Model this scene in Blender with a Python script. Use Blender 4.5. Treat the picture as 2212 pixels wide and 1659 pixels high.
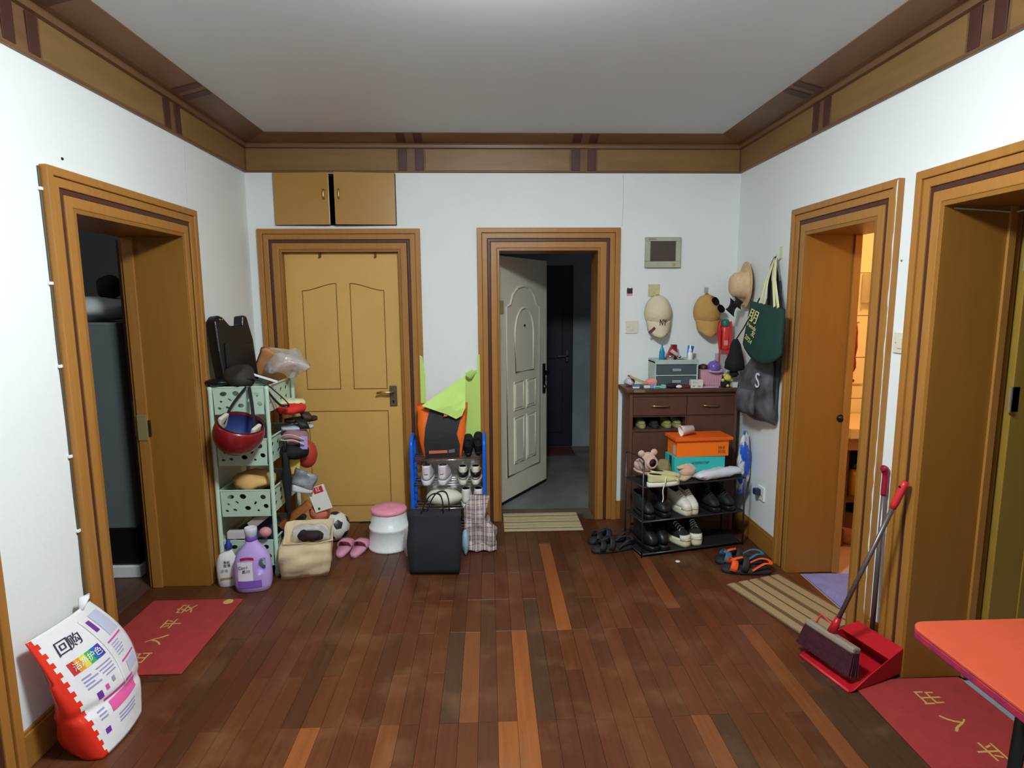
import bpy, bmesh, math, random
from mathutils import Vector, Matrix, noise
random.seed(7)
for _o in list(bpy.data.objects): bpy.data.objects.remove(_o, do_unlink=True)
SC = bpy.context.scene
COL = SC.collection
PI = math.pi
# ---------------------------------------------------------------- camera
FPX, PITCH, YAW, ROLL, CAMZ = 1283.05, math.radians(7.849), math.radians(2.2175), math.radians(0.3606), 1.60
RM = Matrix.Rotation(-YAW, 3, 'Z') @ Matrix.Rotation(-PITCH, 3, 'X') @ Matrix.Rotation(ROLL, 3, 'Y')
cam_data = bpy.data.cameras.new('camera')
cam = bpy.data.objects.new('camera', cam_data); COL.objects.link(cam)
cam_data.sensor_width = 36.0; cam_data.lens = FPX / 2212 * 36.0; cam_data.clip_start = 0.05
_m = Matrix((RM.col[0], RM.col[2], -RM.col[1])).transposed().to_4x4()
_m.translation = (0, 0, CAMZ); cam.matrix_world = _m
SC.camera = cam
# ---------------------------------------------------------------- world and exposure
SC.view_settings.view_transform = 'Standard'; SC.view_settings.look = 'None'
SC.view_settings.exposure = 0.0; SC.view_settings.gamma = 1.0; SC.view_settings.use_curve_mapping = False
W = bpy.data.worlds.new('night'); SC.world = W; W.use_nodes = True
W.node_tree.nodes['Background'].inputs[0].default_value = (0.55, 0.65, 0.8, 1)
W.node_tree.nodes['Background'].inputs[1].default_value = 0.02
LAMP_STRENGTH = 178.0          # domed ceiling lamp of this room, just above the frame
LAMP_COLOR = (0.90, 1.0, 1.04)
BATH_POWER = 19.0              # warm bulb in the bathroom
HALL_POWER = 0.8
DARKROOM_FILL = 9.0             # added fill light that lifts the unlit side room
# ---------------------------------------------------------------- helpers
def lin(c):
    c = c / 255.0
    return c / 12.92 if c <= 0.04045 else ((c + 0.055) / 1.055) ** 2.4
def C(r, g, b, a=1.0): return (lin(r), lin(g), lin(b), a)
_mats = {}
def M(name, col, rough=0.55, metal=0.0, var=0.0, scale=8.0, bump=0.0, bscale=60.0, spec=0.5, alpha=1.0, trans=0.0, emit=None, stretch=(1, 1, 1), var2=None, coat=0.0, ior=1.45, sheen=0.0):
    if name in _mats: return _mats[name]
    m = bpy.data.materials.new(name); m.use_nodes = True
    nt = m.node_tree; n = nt.nodes; p = n['Principled BSDF']
    c = C(*col)
    p.inputs['Base Color'].default_value = c
    p.inputs['Roughness'].default_value = rough; p.inputs['Metallic'].default_value = metal
    p.inputs['Specular IOR Level'].default_value = spec; p.inputs['IOR'].default_value = ior
    p.inputs['Alpha'].default_value = alpha; p.inputs['Transmission Weight'].default_value = trans
    p.inputs['Coat Weight'].default_value = coat; p.inputs['Sheen Weight'].default_value = sheen
    if emit: p.inputs['Emission Color'].default_value = c; p.inputs['Emission Strength'].default_value = emit
    if var or bump:
        tc = n.new('ShaderNodeTexCoord'); mp = n.new('ShaderNodeMapping'); mp.inputs['Scale'].default_value = stretch
        nt.links.new(tc.outputs['Object'], mp.inputs[0])
    if var:
        nz = n.new('ShaderNodeTexNoise'); nz.inputs['Scale'].default_value = scale; nz.inputs['Detail'].default_value = 5
        nt.links.new(mp.outputs[0], nz.inputs['Vector'])
        r = n.new('ShaderNodeValToRGB')
        r.color_ramp.elements[0].position = 0.3; r.color_ramp.elements[1].position = 0.72
        r.color_ramp.elements[0].color = C(*var2) if var2 else tuple(v * (1 - var) for v in c[:3]) + (1,)
        r.color_ramp.elements[1].color = tuple(min(1, v * (1 + var * 0.6)) for v in c[:3]) + (1,) if not var2 else c
        nt.links.new(nz.outputs[0], r.inputs[0]); nt.links.new(r.outputs[0], p.inputs['Base Color'])
    if bump:
        nb = n.new('ShaderNodeTexNoise'); nb.inputs['Scale'].default_value = bscale; nb.inputs['Detail'].default_value = 3
        nt.links.new(mp.outputs[0], nb.inputs['Vector'])
        b = n.new('ShaderNodeBump'); b.inputs['Strength'].default_value = bump; b.inputs['Distance'].default_value = 0.01
        nt.links.new(nb.outputs[0], b.inputs['Height']); nt.links.new(b.outputs[0], p.inputs['Normal'])
    _mats[name] = m
    return m
def V(*a): return Vector(a)
def frame(o, x, y):
    x = Vector(x).normalized(); y = Vector(y); z = x.cross(y).normalized(); y = z.cross(x)
    m = Matrix((x, y, z)).transposed().to_4x4(); m.translation = Vector(o); return m
def ray(px, py): return RM @ Vector((px - 1106, FPX, -(py - 829.5)))
CP = Vector((0, 0, CAMZ))
def Fp(px, py, z=0.0): d = ray(px, py); return CP + d * ((z - CAMZ) / d.z)
def Bp(px, py, Y): d = ray(px, py); return CP + d * (Y / d.y)
def Sp(px, py, X): d = ray(px, py); return CP + d * (X / d.x)
def nb(): return bmesh.new()
def box(bm, x0, y0, z0, x1, y1, z1, mat=None):
    vs = [Vector((x, y, z)) for z in (z0, z1) for y in (y0, y1) for x in (x0, x1)]
    if mat is not None: vs = [mat @ v for v in vs]
    v = [bm.verts.new(p) for p in vs]
    return [bm.faces.new([v[i] for i in f]) for f in ((0, 2, 3, 1), (4, 5, 7, 6), (0, 1, 5, 4), (2, 6, 7, 3), (0, 4, 6, 2), (1, 3, 7, 5))]
def prism(bm, pts, z0, z1, mat=None):
    a = [Vector((p[0], p[1], z0)) for p in pts]; b = [Vector((p[0], p[1], z1)) for p in pts]
    if mat is not None: a = [mat @ v for v in a]; b = [mat @ v for v in b]
    a = [bm.verts.new(v) for v in a]; b = [bm.verts.new(v) for v in b]; n = len(a)
    bm.faces.new(a[::-1]); bm.faces.new(b)
    for i in range(n): bm.faces.new((a[i], a[(i + 1) % n], b[(i + 1) % n], b[i]))
def loft(bm, rings, cap0=True, cap1=True, closed=True, mat=None):
    R = []
    for r in rings: R.append([bm.verts.new(mat @ Vector(p) if mat is not None else Vector(p)) for p in r])
    n = len(R[0])
    for a, b in zip(R, R[1:]):
        for i in range(n if closed else n - 1): bm.faces.new((a[i], a[(i + 1) % n], b[(i + 1) % n], b[i]))
    if cap0: bm.faces.new(R[0][::-1])
    if cap1: bm.faces.new(R[-1])
def lathe(bm, prof, seg=24, mat=None, cap0=True, cap1=True, sx=1.0, sy=1.0):
    loft(bm, [[(r * sx * math.cos(2 * PI * i / seg), r * sy * math.sin(2 * PI * i / seg), z) for i in range(seg)] for r, z in prof], cap0, cap1, True, mat)
def tube(bm, pts, r, seg=8, closed=False, flat=1.0, up=None):
    pts = [Vector(p) for p in pts]; n = len(pts); rings = []; nrm = None
    for i, p in enumerate(pts):
        t = (pts[(i + 1) % n] - pts[i - 1]) if closed else (pts[min(i + 1, n - 1)] - pts[max(i - 1, 0)])
        t.normalize()
        if nrm is None:
            ref = Vector(up) if up else (Vector((0, 0, 1)) if abs(t.z) < 0.9 else Vector((1, 0, 0)))
            nrm = (ref - t * ref.dot(t)).normalized()
        else: nrm = (nrm - t * nrm.dot(t)).normalized()
        bn = t.cross(nrm); rr = r[i] if isinstance(r, (list, tuple)) else r
        rings.append([p + nrm * (rr * flat * math.sin(2 * PI * k / seg)) + bn * (rr * math.cos(2 * PI * k / seg)) for k in range(seg)])
    if closed: rings.append(rings[0])
    loft(bm, rings, not closed, not closed)
def spline(pts, k=6, closed=False):
    P = [Vector(p) for p in pts]; n = len(P); out = []
    for i in range(n if closed else n - 1):
        g = (lambda j: P[j % n]) if closed else (lambda j: P[max(0, min(n - 1, j))])
        a, b, c, d = g(i - 1), g(i), g(i + 1), g(i + 2)
        for s in range(k):
            t = s / k
            out.append(0.5 * ((2 * b) + (c - a) * t + (2 * a - 5 * b + 4 * c - d) * t * t + (3 * b - a - 3 * c + d) * t ** 3))
    if not closed: out.append(P[-1])
    return out
def grid(bm, fn, nu, nv):
    v = [[bm.verts.new(Vector(fn(i / nu, j / nv))) for j in range(nv + 1)] for i in range(nu + 1)]
    for i in range(nu):
        for j in range(nv): bm.faces.new((v[i][j], v[i + 1][j], v[i + 1][j + 1], v[i][j + 1]))
def ball(bm, c, r, u=16, v=10, mat=None):
    if not isinstance(r, (tuple, list)): r = (r, r, r)
    c = Vector(c)
    rings = [[c + Vector((r[0] * math.sin(PI * j / v) * math.cos(2 * PI * i / u), r[1] * math.sin(PI * j / v) * math.sin(2 * PI * i / u), -r[2] * math.cos(PI * j / v))) for i in range(u)] for j in range(1, v)]
    loft(bm, rings, True, True, True, mat)
def crumple(bm, amp, scale, seed=0.0, zmin=None):
    for v in bm.verts:
        if zmin is not None and v.co.z < zmin: continue
        q = v.co * scale + Vector((seed, seed * 1.7, seed * 0.3))
        v.co += noise.noise_vector(q) * amp
def obj(name, bm, mat=None, parent=None, loc=None, rot=None, bevel=0.0, smooth=False, sub=0, solid=0.0, seg=2, mw=None):
    me = bpy.data.meshes.new(name)
    bmesh.ops.recalc_face_normals(bm, faces=bm.faces); bm.to_mesh(me); bm.free()
    if mat is not None:
        for q in (mat if isinstance(mat, (list, tuple)) else [mat]): me.materials.append(q)
    o = bpy.data.objects.new(name, me); COL.objects.link(o)
    if parent is not None: o.parent = parent
    if loc is not None: o.location = loc
    if rot is not None: o.rotation_euler = rot
    if mw is not None: o.matrix_local = mw
    if smooth:
        for p in me.polygons: p.use_smooth = True
    if solid: md = o.modifiers.new('thickness', 'SOLIDIFY'); md.thickness = solid; md.offset = 0
    if bevel:
        md = o.modifiers.new('bevel', 'BEVEL'); md.width = bevel; md.segments = seg; md.limit_method = 'ANGLE'; md.angle_limit = math.radians(40)
    if sub: md = o.modifiers.new('subdivision', 'SUBSURF'); md.levels = sub; md.render_levels = sub
    return o
def tag(o, label, cat, group=None):
    o['label'] = label; o['category'] = cat
    if group: o['group'] = group
    return o
def struct(o, label=None):
    o['kind'] = 'structure'
    if label: o['label'] = label
    return o
def thing(name, label, cat, loc=(0, 0, 0), rot=(0, 0, 0), group=None):
    o = bpy.data.objects.new(name, None); o.empty_display_size = 0.05; COL.objects.link(o)
    o.location = loc; o.rotation_euler = rot
    return tag(o, label, cat, group)
def copy_tree(o, parent=None):
    c = o.copy(); COL.objects.link(c)
    if parent is not None: c.parent = parent
    for ch in list(o.children): copy_tree(ch, c)
    return c
def text(body, size, mat, parent, mw, name='lettering', ext=0.0004, align='CENTER', space=1.0, sx=1.0):
    cu = bpy.data.curves.new('t', 'FONT'); cu.body = body; cu.size = size; cu.align_x = align; cu.align_y = 'CENTER'
    cu.extrude = ext; cu.space_character = space; cu.resolution_u = 3
    t = bpy.data.objects.new('t', cu); COL.objects.link(t)
    bpy.context.view_layer.update()
    me = bpy.data.meshes.new_from_object(t.evaluated_get(bpy.context.evaluated_depsgraph_get()))
    bpy.data.objects.remove(t, do_unlink=True)
    me.name = name; me.materials.clear(); me.materials.append(mat)
    if sx != 1.0:
        for v in me.vertices: v.co.x *= sx
    o = bpy.data.objects.new(name, me); COL.objects.link(o)
    if parent is not None: o.parent = parent
    o.matrix_local = mw
    return o
def bx(name, x0, y0, z0, x1, y1, z1, mat, parent=None, bevel=0.0, mw=None):
    b = nb(); box(b, x0, y0, z0, x1, y1, z1); return obj(name, b, mat, parent, bevel=bevel, mw=mw)
def hole_panel(bm, w, h, holes, mat=None, wtop=None):
    """rectangle w x h in local XZ (bottom centred) with elliptical holes (cx, cz, rx, rz, tilt)"""
    wt = wtop or w; edges = []
    def ring(pts):
        vs = [bm.verts.new(mat @ Vector((p[0], 0, p[1])) if mat is not None else Vector((p[0], 0, p[1]))) for p in pts]
        for i in range(len(vs)): edges.append(bm.edges.new((vs[i], vs[(i + 1) % len(vs)])))
    ring([(-w / 2, 0), (w / 2, 0), (wt / 2, h), (-wt / 2, h)])
    for cx, cz, rx, rz, a in holes:
        ring([(cx + rx * math.cos(t) * math.cos(a) - rz * math.sin(t) * math.sin(a), cz + rx * math.cos(t) * math.sin(a) + rz * math.sin(t) * math.cos(a)) for t in [2 * PI * k / 12 for k in range(12)]])
    bmesh.ops.triangle_fill(bm, edges=edges, use_beauty=True)
# ---------------------------------------------------------------- shared materials
OR = M('orange varnished wood', (168, 115, 52), 0.42, var=0.10, scale=5, stretch=(9, 9, 0.6), bump=0.05, bscale=30)
ORH = M('orange varnished wood level', (158, 108, 46), 0.42, var=0.10, scale=5, stretch=(0.6, 0.6, 9), bump=0.05, bscale=30)
LIN = M('jamb lining wood', (148, 100, 38), 0.38, var=0.06, scale=4, stretch=(6, 6, 0.5))  # tone set darker to carry the shade on the jamb faces
DKS = M('dark stripe wood', (78, 44, 34), 0.45, var=0.2, scale=5, stretch=(9, 9, 1))
YEL = M('ochre painted door', (216, 170, 94), 0.42, var=0.06, scale=3)
WALLM = M('white wall paint', (234, 238, 236), 0.75, var=0.035, scale=1.4, bump=0.12, bscale=45)
CEILM = M('white ceiling paint', (222, 228, 232), 0.6, var=0.02, scale=1.0)
BLK = M('black plastic', (18, 18, 20), 0.4)
BLKF = M('black fabric', (22, 23, 26), 0.85, var=0.3, scale=40, bump=0.2, bscale=200)
CHR = M('chrome', (205, 205, 205), 0.2, metal=1.0)
BRASS = M('pale brass', (200, 180, 130), 0.3, metal=1.0)
WHT = M('white plastic', (235, 236, 234), 0.35)
INK = M('dark print', (50, 45, 70), 0.6)
GOLD = M('gold print', (196, 164, 86), 0.5)
DARKIN = M('dark interior', (22, 20, 19), 0.9)
# ================================================================ ROOM SHELL
XL, XR, D, ZC, YN = -1.626, 1.762, 4.213, 2.70, -1.6
TL, TR, TB = 0.32, 0.30, 0.25
def WM(side, u=0.0, z=0.0, d=0.0):
    """local (along wall, up, out of wall) -> world"""
    if side == 'L': c = ((0, 1, 0), (0, 0, 1), (1, 0, 0)); o = (XL + d, u, z)
    elif side == 'R': c = ((0, 1, 0), (0, 0, 1), (-1, 0, 0)); o = (XR - d, u, z)
    else: c = ((1, 0, 0), (0, 0, 1), (0, -1, 0)); o = (u, D - d, z)
    m = Matrix(c).transposed().to_4x4(); m.translation = o; return m
def wall(name, side, u0, u1, thick, opens, label, z1=ZC + 0.1):
    b = nb(); m = WM(side); us = sorted({u0, u1, *[x for o in opens for x in o[:2]]})
    for a, c in zip(us, us[1:]):
        mid = (a + c) / 2; segs = [(0.0, z1)]
        for o in opens:
            if o[0] < mid < o[1]:
                segs = [s for q in segs for s in ((q[0], min(q[1], o[2])), (max(q[0], o[3]), q[1])) if s[1] - s[0] > 1e-4]
        for s in segs: box(b, a, s[0], -thick, c, s[1], 0, m)
    bmesh.ops.remove_doubles(b, verts=b.verts, dist=1e-5)
    return struct(obj(name, b, WALLM), label)
# openings: (from, to, sill, head)
OL1, OL2 = (2.445, 3.30, 0.0, 1.972), (0.85, 1.77, 0.0, 1.972)
OR1, OR2 = (2.665, 3.285, 0.0, 1.972), (1.36, 2.29, 0.0, 1.972)
OB1, OB2, OB3 = (-1.425, -0.600, 0.0, 1.965), (0.063, 0.786, 0.0, 1.970), (-1.437, -0.620, 2.125, 2.468)
wall('wall_left', 'L', YN, D + TB, TL, [OL1, OL2], 'white painted wall left with two wooden doorways')
wall('wall_right', 'R', YN, D + TB, TR, [OR1, OR2], 'white painted wall right with two wooden doorways')
wall('wall_back', 'B', XL, XR, TB, [OB1, OB2, OB3], 'white painted far wall with two doors')
struct(bx('wall_front', XL - TL, YN - 0.2, 0, XR + TR, YN, ZC + 0.1, WALLM), 'white painted wall behind the viewer')
struct(bx('ceiling', XL - TL, YN - 0.2, ZC, XR + TR, D + TB, ZC + 0.12, CEILM), 'plain white painted ceiling')
# ---- hairline cracks in the paint (thin filled lines standing just proud)
CRK = M('crack filler', (186, 188, 182), 0.9)
def crack(pts, parent):
    b = nb(); tube(b, pts, 0.0014, 5); obj('paint_crack', b, CRK, parent)
crack([Bp(1346, 376, D), Bp(1347, 430, D), Bp(1344, 489, D)], bpy.data.objects['wall_back'])
crack([Sp(398, 305, XL), Sp(400, 380, XL), Sp(404, 440, XL)], bpy.data.objects['wall_left'])
b = nb(); ball(b, Sp(134, 343, XL), 0.006, 8, 6); obj('nail_hole', b, BLK, bpy.data.objects['wall_left'])
b = nb(); ball(b, Sp(1948, 563, XR), 0.005, 8, 6); obj('nail_hole', b, M('rust', (120, 110, 100)), bpy.data.objects['wall_right'])
# ---------------------------------------------------------------- floor planks
def plank_mat(i, col):
    m = bpy.data.materials.new('plank %d' % i); m.use_nodes = True; nt = m.node_tree; n = nt.nodes; p = n['Principled BSDF']
    tc = n.new('ShaderNodeTexCoord'); mp = n.new('ShaderNodeMapping'); mp.inputs['Scale'].default_value = (60, 3.0, 1)
    oi = n.new('ShaderNodeObjectInfo'); add = n.new('ShaderNodeVectorMath'); add.operation = 'ADD'
    nt.links.new(tc.outputs['Object'], mp.inputs[0]); nt.links.new(mp.outputs[0], add.inputs[0])
    sc = n.new('ShaderNodeMath'); sc.operation = 'MULTIPLY'; sc.inputs[1].default_value = 40
    nt.links.new(oi.outputs['Random'], sc.inputs[0]); nt.links.new(sc.outputs[0], add.inputs[1])
    nz = n.new('ShaderNodeTexNoise'); nz.inputs['Scale'].default_value = 1.0; nz.inputs['Detail'].default_value = 6; nz.inputs['Roughness'].default_value = 0.65
    nt.links.new(add.outputs[0], nz.inputs['Vector'])
    r = n.new('ShaderNodeValToRGB'); c = C(*col)
    r.color_ramp.elements[0].position = 0.25; r.color_ramp.elements[1].position = 0.8
    r.color_ramp.elements[0].color = tuple(v * 0.72 for v in c[:3]) + (1,); r.color_ramp.elements[1].color = tuple(v * 1.22 for v in c[:3]) + (1,)
    nt.links.new(nz.outputs[0], r.inputs[0])
    # worn patches, in room coordinates
    ge = n.new('ShaderNodeNewGeometry'); nw = n.new('ShaderNodeTexNoise'); nw.inputs['Scale'].default_value = 4.2; nw.inputs['Detail'].default_value = 9; nw.inputs['Roughness'].default_value = 0.62
    nt.links.new(ge.outputs['Position'], nw.inputs['Vector'])
    rw = n.new('ShaderNodeValToRGB'); rw.color_ramp.elements[0].position = 0.50; rw.color_ramp.elements[1].position = 0.74
    rw.color_ramp.elements[0].color = (0, 0, 0, 1); rw.color_ramp.elements[1].color = (0.4, 0.4, 0.4, 1)
    nt.links.new(nw.outputs[0], rw.inputs[0])
    mx = n.new('ShaderNodeMix'); mx.data_type = 'RGBA'; nt.links.new(rw.outputs[0], mx.inputs[0])
    nt.links.new(r.outputs[0], mx.inputs[6]); mx.inputs[7].default_value = C(130, 94, 64)
    nt.links.new(mx.outputs[2], p.inputs['Base Color'])
    rr = n.new('ShaderNodeMapRange'); rr.inputs['To Min'].default_value = 0.24; rr.inputs['To Max'].default_value = 0.5
    nt.links.new(nw.outputs[0], rr.inputs[0]); nt.links.new(rr.outputs[0], p.inputs['Roughness'])
    p.inputs['Specular IOR Level'].default_value = 0.3
    return m
PCOL = [(94, 55, 31), (102, 59, 33), (91, 52, 30), (106, 63, 35), (90, 57, 35), (98, 54, 31), (104, 62, 36), (86, 52, 32), (152, 92, 46), (82, 58, 40), (128, 78, 44), (97, 60, 34)]
PCOL = [(int(r_ * .90), int(g_ * .85), int(b_ * .84)) for r_, g_, b_ in PCOL]
PM = [plank_mat(i, c) for i, c in enumerate(PCOL)]
PW = 0.0751
sub = bx('floor', XL - TL, YN - 0.2, -0.08, XR + TR, D + 0.02, -0.016, M('floor gap', (92, 62, 40), 0.9)); struct(sub, 'worn reddish brown hardwood strip floor')
ROW0 = -1.6335
def row_of(x): return int(math.floor((x - ROW0) / PW))
FIX = {}     # (row, joint index) -> palette
J0, JP = 1.4525, 0.3175
def fix(x, y0, y1, c): FIX[row_of(x)] = FIX.get(row_of(x), []) + [(y0, y1, c)]
fix(0.33, 2.725, 3.78, 8); fix(0.145, 2.09, 2.725, 8); fix(0.145, 1.2, 2.09, 8); fix(0.07, 1.2, 2.09, 8); fix(0.07, 2.09, 2.725, 3)
fix(-0.105, 2.09, 2.72, 10); fix(-0.43, 1.2, 2.09, 10); fix(1.27, 1.2, 2.725, 10); fix(0.785, 1.2, 2.09, 10)
fix(0.22, 2.09, 3.04, 9); fix(0.86, 1.2, 2.09, 9); fix(-0.18, 2.09, 2.725, 9); fix(-0.03, 2.09, 3.04, 4); fix(0.30, 2.09, 2.72, 7)
fix(0.62, 2.725, 3.68, 3); fix(0.92, 2.9, 3.68, 10); fix(0.55, 3.04, 3.9, 3); fix(1.42, 1.2, 2.4, 9); fix(1.5, 1.2, 2.3, 9); fix(1.35, 1.2, 2.2, 9); fix(-0.66, 1.2, 2.09, 8); fix(-0.74, 1.2, 2.09, 6)
mesh_cache = {}
rest = nb(); nplank = 0
def plank(r, y0, y1, c):
    global nplank
    x0 = ROW0 + r * PW; ln = round(y1 - y0, 3); x1 = x0 + PW
    key = ln
    if key not in mesh_cache:
        bb = nb(); e = 0.0004; k = 0.0007; h = 0.016
        loft(bb, [[(e, e, 0), (PW - e, e, 0), (PW - e, ln - e, 0), (e, ln - e, 0)], [(e, e, h - k), (PW - e, e, h - k), (PW - e, ln - e, h - k), (e, ln - e, h - k)], [(e + k, e + k, h), (PW - e - k, e + k, h), (PW - e - k, ln - e - k, h), (e + k, ln - e - k, h)]])
        bmesh.ops.recalc_face_normals(bb, faces=bb.faces)
        me = bpy.data.meshes.new('plank'); bb.to_mesh(me); bb.free(); me.materials.append(PM[0]); mesh_cache[key] = me
    o = bpy.data.objects.new('plank', mesh_cache[key]); COL.objects.link(o); o.parent = sub
    o.location = (x0, y0, -0.016 + random.uniform(-0.0004, 0.0004))
    o.material_slots[0].link = 'OBJECT'; o.material_slots[0].material = PM[c]; nplank += 1
NR = int((XR - XL) / PW) + 1
for r in range(NR):
    fx = sorted(FIX.get(r, [])); xm = ROW0 + (r + .5) * PW
    joints = [J0 + JP * k for k in range(-1 + (r % 2), 10, 2)]
    joints = [j for j in joints if not any(a - 0.15 < j < b_ + 0.15 for a, b_, _c in fx)]
    cuts = sorted({1.135, D + 0.0, *joints, *[v for a, b_, _c in fx for v in (max(a, 1.135), b_)]})
    cuts = [c for i, c in enumerate(cuts) if i == 0 or c - cuts[i - 1] > 0.02]
    if D - cuts[-1] < 1e-3 and len(cuts) > 2 and cuts[-1] - cuts[-2] < 0.12: cuts.pop(-2)
    for a, c in zip(cuts, cuts[1:]):
        pc = next((q for s, e, q in fx if s - 1e-3 <= a and c <= e + 1e-3), None)
        if pc is None: pc = random.choice([0, 1, 2, 3, 4, 5, 6, 7, 1, 5, 11, 0])
        plank(r, a, c, pc)
    yy = YN
    k = 0.3 * (r % 3)
    while yy < 1.135:
        y2 = min(1.135, yy + 0.63 + (k if yy == YN else 0))
        fs = box(rest, ROW0 + r * PW + .0005, yy + .0005, -0.016, ROW0 + (r + 1) * PW - .0005, y2 - .0005, 0)
        mi = random.randrange(8)
        for q in fs: q.material_index = mi
        yy = y2
ro = obj('planks', rest, PM[:8], sub); ro['kind'] = 'stuff'
th_ = bx('trim_3', XL - TL, OL1[0], -0.016, ROW0 + 0.0005, OL1[1], -0.001, PM[2], bevel=0.001); struct(th_, 'dark wood threshold boards in the left doorway')
th_ = bx('trim_4', XL - TL, OL2[0], -0.016, ROW0 + 0.0005, OL2[1], -0.001, PM[2], bevel=0.001); struct(th_, 'dark wood threshold boards in the lower left doorway')
# ---------------------------------------------------------------- door casings
def upoly(o, a, b_):
    return [(o[0] - b_, 0), (o[0] - b_, o[3] + b_), (o[1] + b_, o[3] + b_), (o[1] + b_, 0), (o[1] + a, 0), (o[1] + a, o[3] + a), (o[0] - a, o[3] + a), (o[0] - a, 0)]
def casing(name, side, o, thick, label, width=0.137):
    root = bpy.data.objects.new(name, None); COL.objects.link(root); struct(root, label)
    root.location = WM(side, (o[0] + o[1]) / 2).translation
    inv = Matrix.Translation(-root.location)
    m = inv @ WM(side); k = width / 0.137
    for nm, a, b_, t0, t, mt in (('inner_band', 0.0, 0.043, 0, 0.020, OR), ('dark_stripe', 0.043, 0.066, 0, 0.014, DKS), ('outer_band', 0.066, 0.103, 0, 0.020, OR), ('edge_moulding', 0.103, 0.137, 0, 0.030, OR)):
        q = nb(); prism(q, upoly(o, a * k, b_ * k), t0, t, m); obj(nm, q, mt, root, bevel=0.004)
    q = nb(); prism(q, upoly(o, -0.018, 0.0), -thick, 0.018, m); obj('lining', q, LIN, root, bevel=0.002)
    return root
casing('door_1', 'L', OL1, TL, 'striped orange wood doorway to the dark room on the left')
casing('door_2', 'B', OB1, 0.07, 'striped orange wood frame around the closed ochre door')
casing('door_3', 'B', OB2, TB, 'striped orange wood frame around the open entry door')
d4 = casing('door_4', 'R', OR1, TR, 'striped orange wood doorway to the warm lit bathroom')
d5 = casing('door_5', 'R', OR2, TR, 'striped orange wood doorway nearest on the right')
casing('door_6', 'L', OL2, TL, 'striped orange wood doorway edge at lower left')
d1 = bpy.data.objects['door_1']; d3 = bpy.data.objects['door_3']
# stop bead and strike plate in door_1, stop bead in door_4 and door_5
def stop(root, side, o, d0, d1_, far=True):
    m = Matrix.Translation(-root.location) @ WM(side); q = nb()
    u = o[1] - 0.018 if far else o[0] + 0.018
    box(q, u - 0.012, 0, -d1_, u, o[3] - 0.018, -d0, m); obj('stop_bead', q, OR, root, bevel=0.002)
stop(d1, 'L', OL1, 0.245, 0.30); stop(d4, 'R', OR1, 0.255, 0.295); stop(d5, 'R', OR2, 0.24, 0.27)
q = nb(); box(q, OL1[1] - 0.034, 0.86, -0.30, OL1[1] - 0.029, 1.0, -0.25, Matrix.Translation(-d1.location) @ WM('L')); obj('strike_plate', q, M('worn strike plate', (196, 180, 130), 0.4, metal=0.6), d1)
q = nb(); box(q, OL1[1] - 0.031, 0.88, -0.245, OL1[1] - 0.018, 0.97, -0.236, Matrix.Translation(-d1.location) @ WM('L')); obj('latch_slot', q, DARKIN, d1)
q = nb(); lathe(q, [(0.02, 0), (0.022, 0.006), (0.012, 0.012), (0.008, 0.02)], 14, Matrix.Translation(-d4.location) @ Matrix.Translation((2.005, OR1[1] - 0.018, 0.93)) @ Matrix.Rotation(PI / 2, 4, 'X')); obj('latch_knob', q, M('dark bronze', (48, 40, 34), 0.4, metal=0.7), d4, smooth=True)
# paint smears beside the bathroom casing
SM = M('spilled white paint', (222, 224, 216), 0.7)
q = nb(); u = OR1[0] - 0.137
pts = [(u + 0.0003, 2.1)]; z = 2.1
while z > 0.15: pts.append((u + 0.004 + 0.012 * abs(noise.noise(Vector((z * 9, 1, 2)))), z)); z -= 0.03
pts.append((u + 0.0003, 0.15)); prism(q, pts, 0.0295, 0.0306, Matrix.Translation(-d4.location) @ WM('R')); obj('paint_smear', q, SM, d4)
# ---------------------------------------------------------------- cornice
COR = bpy.data.objects.new('trim_1', None); COL.objects.link(COR); struct(COR, 'brown wood cornice band with paired dark stripes under the ceiling')
def ubox(bm, prof):
    rings = [[(XL + d, YN, z), (XL + d, D - d * 0.72, z), (XR - d, D - d * 0.72, z), (XR - d, YN, z)] for d, z in prof]
    loft(bm, rings, False, False, False)
FBR = M('brown cornice wood', (118, 84, 56), 0.42, var=0.2, scale=3, stretch=(1, 1, 8))
FPN = M('ochre cornice panel', (134, 102, 60), 0.42, var=0.15, scale=3, stretch=(1, 1, 8))
q = nb(); ubox(q, [(0, 2.473), (0.012, 2.473), (0.016, 2.48), (0.012, 2.628), (0.03, 2.632), (0.034, 2.65), (0.03, 2.66), (0.06, 2.664), (0.19, 2.697), (0.192, 2.702), (0, 2.72)]); obj('cornice_board', q, FBR, COR)
def fpanel(side, u0, u1, nm, mt, t, z0=2.486, z1=2.624): 
    q = nb(); box(q, u0, z0, 0.010, u1, z1, t, WM(side)); obj(nm, q, mt, COR, bevel=0.002)
def fstripe(side, u, w):
    fpanel(side, u - w / 2, u + w / 2, 'stripe', DKS, 0.019)
    q = nb(); k = 0.72 if side == 'B' else 1.0
    a = [(u - w / 2, 2.6625, 0.062 * k), (u + w / 2, 2.6625, 0.062 * k), (u + w / 2, 2.696, 0.186 * k), (u - w / 2, 2.696, 0.186 * k)]
    m = WM(side); loft(q, [[m @ Vector(p) for p in a], [m @ (Vector(p) + Vector((0, -0.003, 0.001))) for p in a]]); obj('cove_stripe', q, DKS, COR)
for u in (-0.565, -0.453, 0.607, 0.717): fstripe('B', u, 0.056)
for u in (3.33, 3.225, 2.33, 2.215, 1.32, 1.21, 0.3, 0.19): fstripe('L', u, 0.056)
for u in (3.245, 3.142, 2.205, 2.095, 1.2, 1.09, 0.2, 0.09): fstripe('R', u, 0.056)
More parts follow.
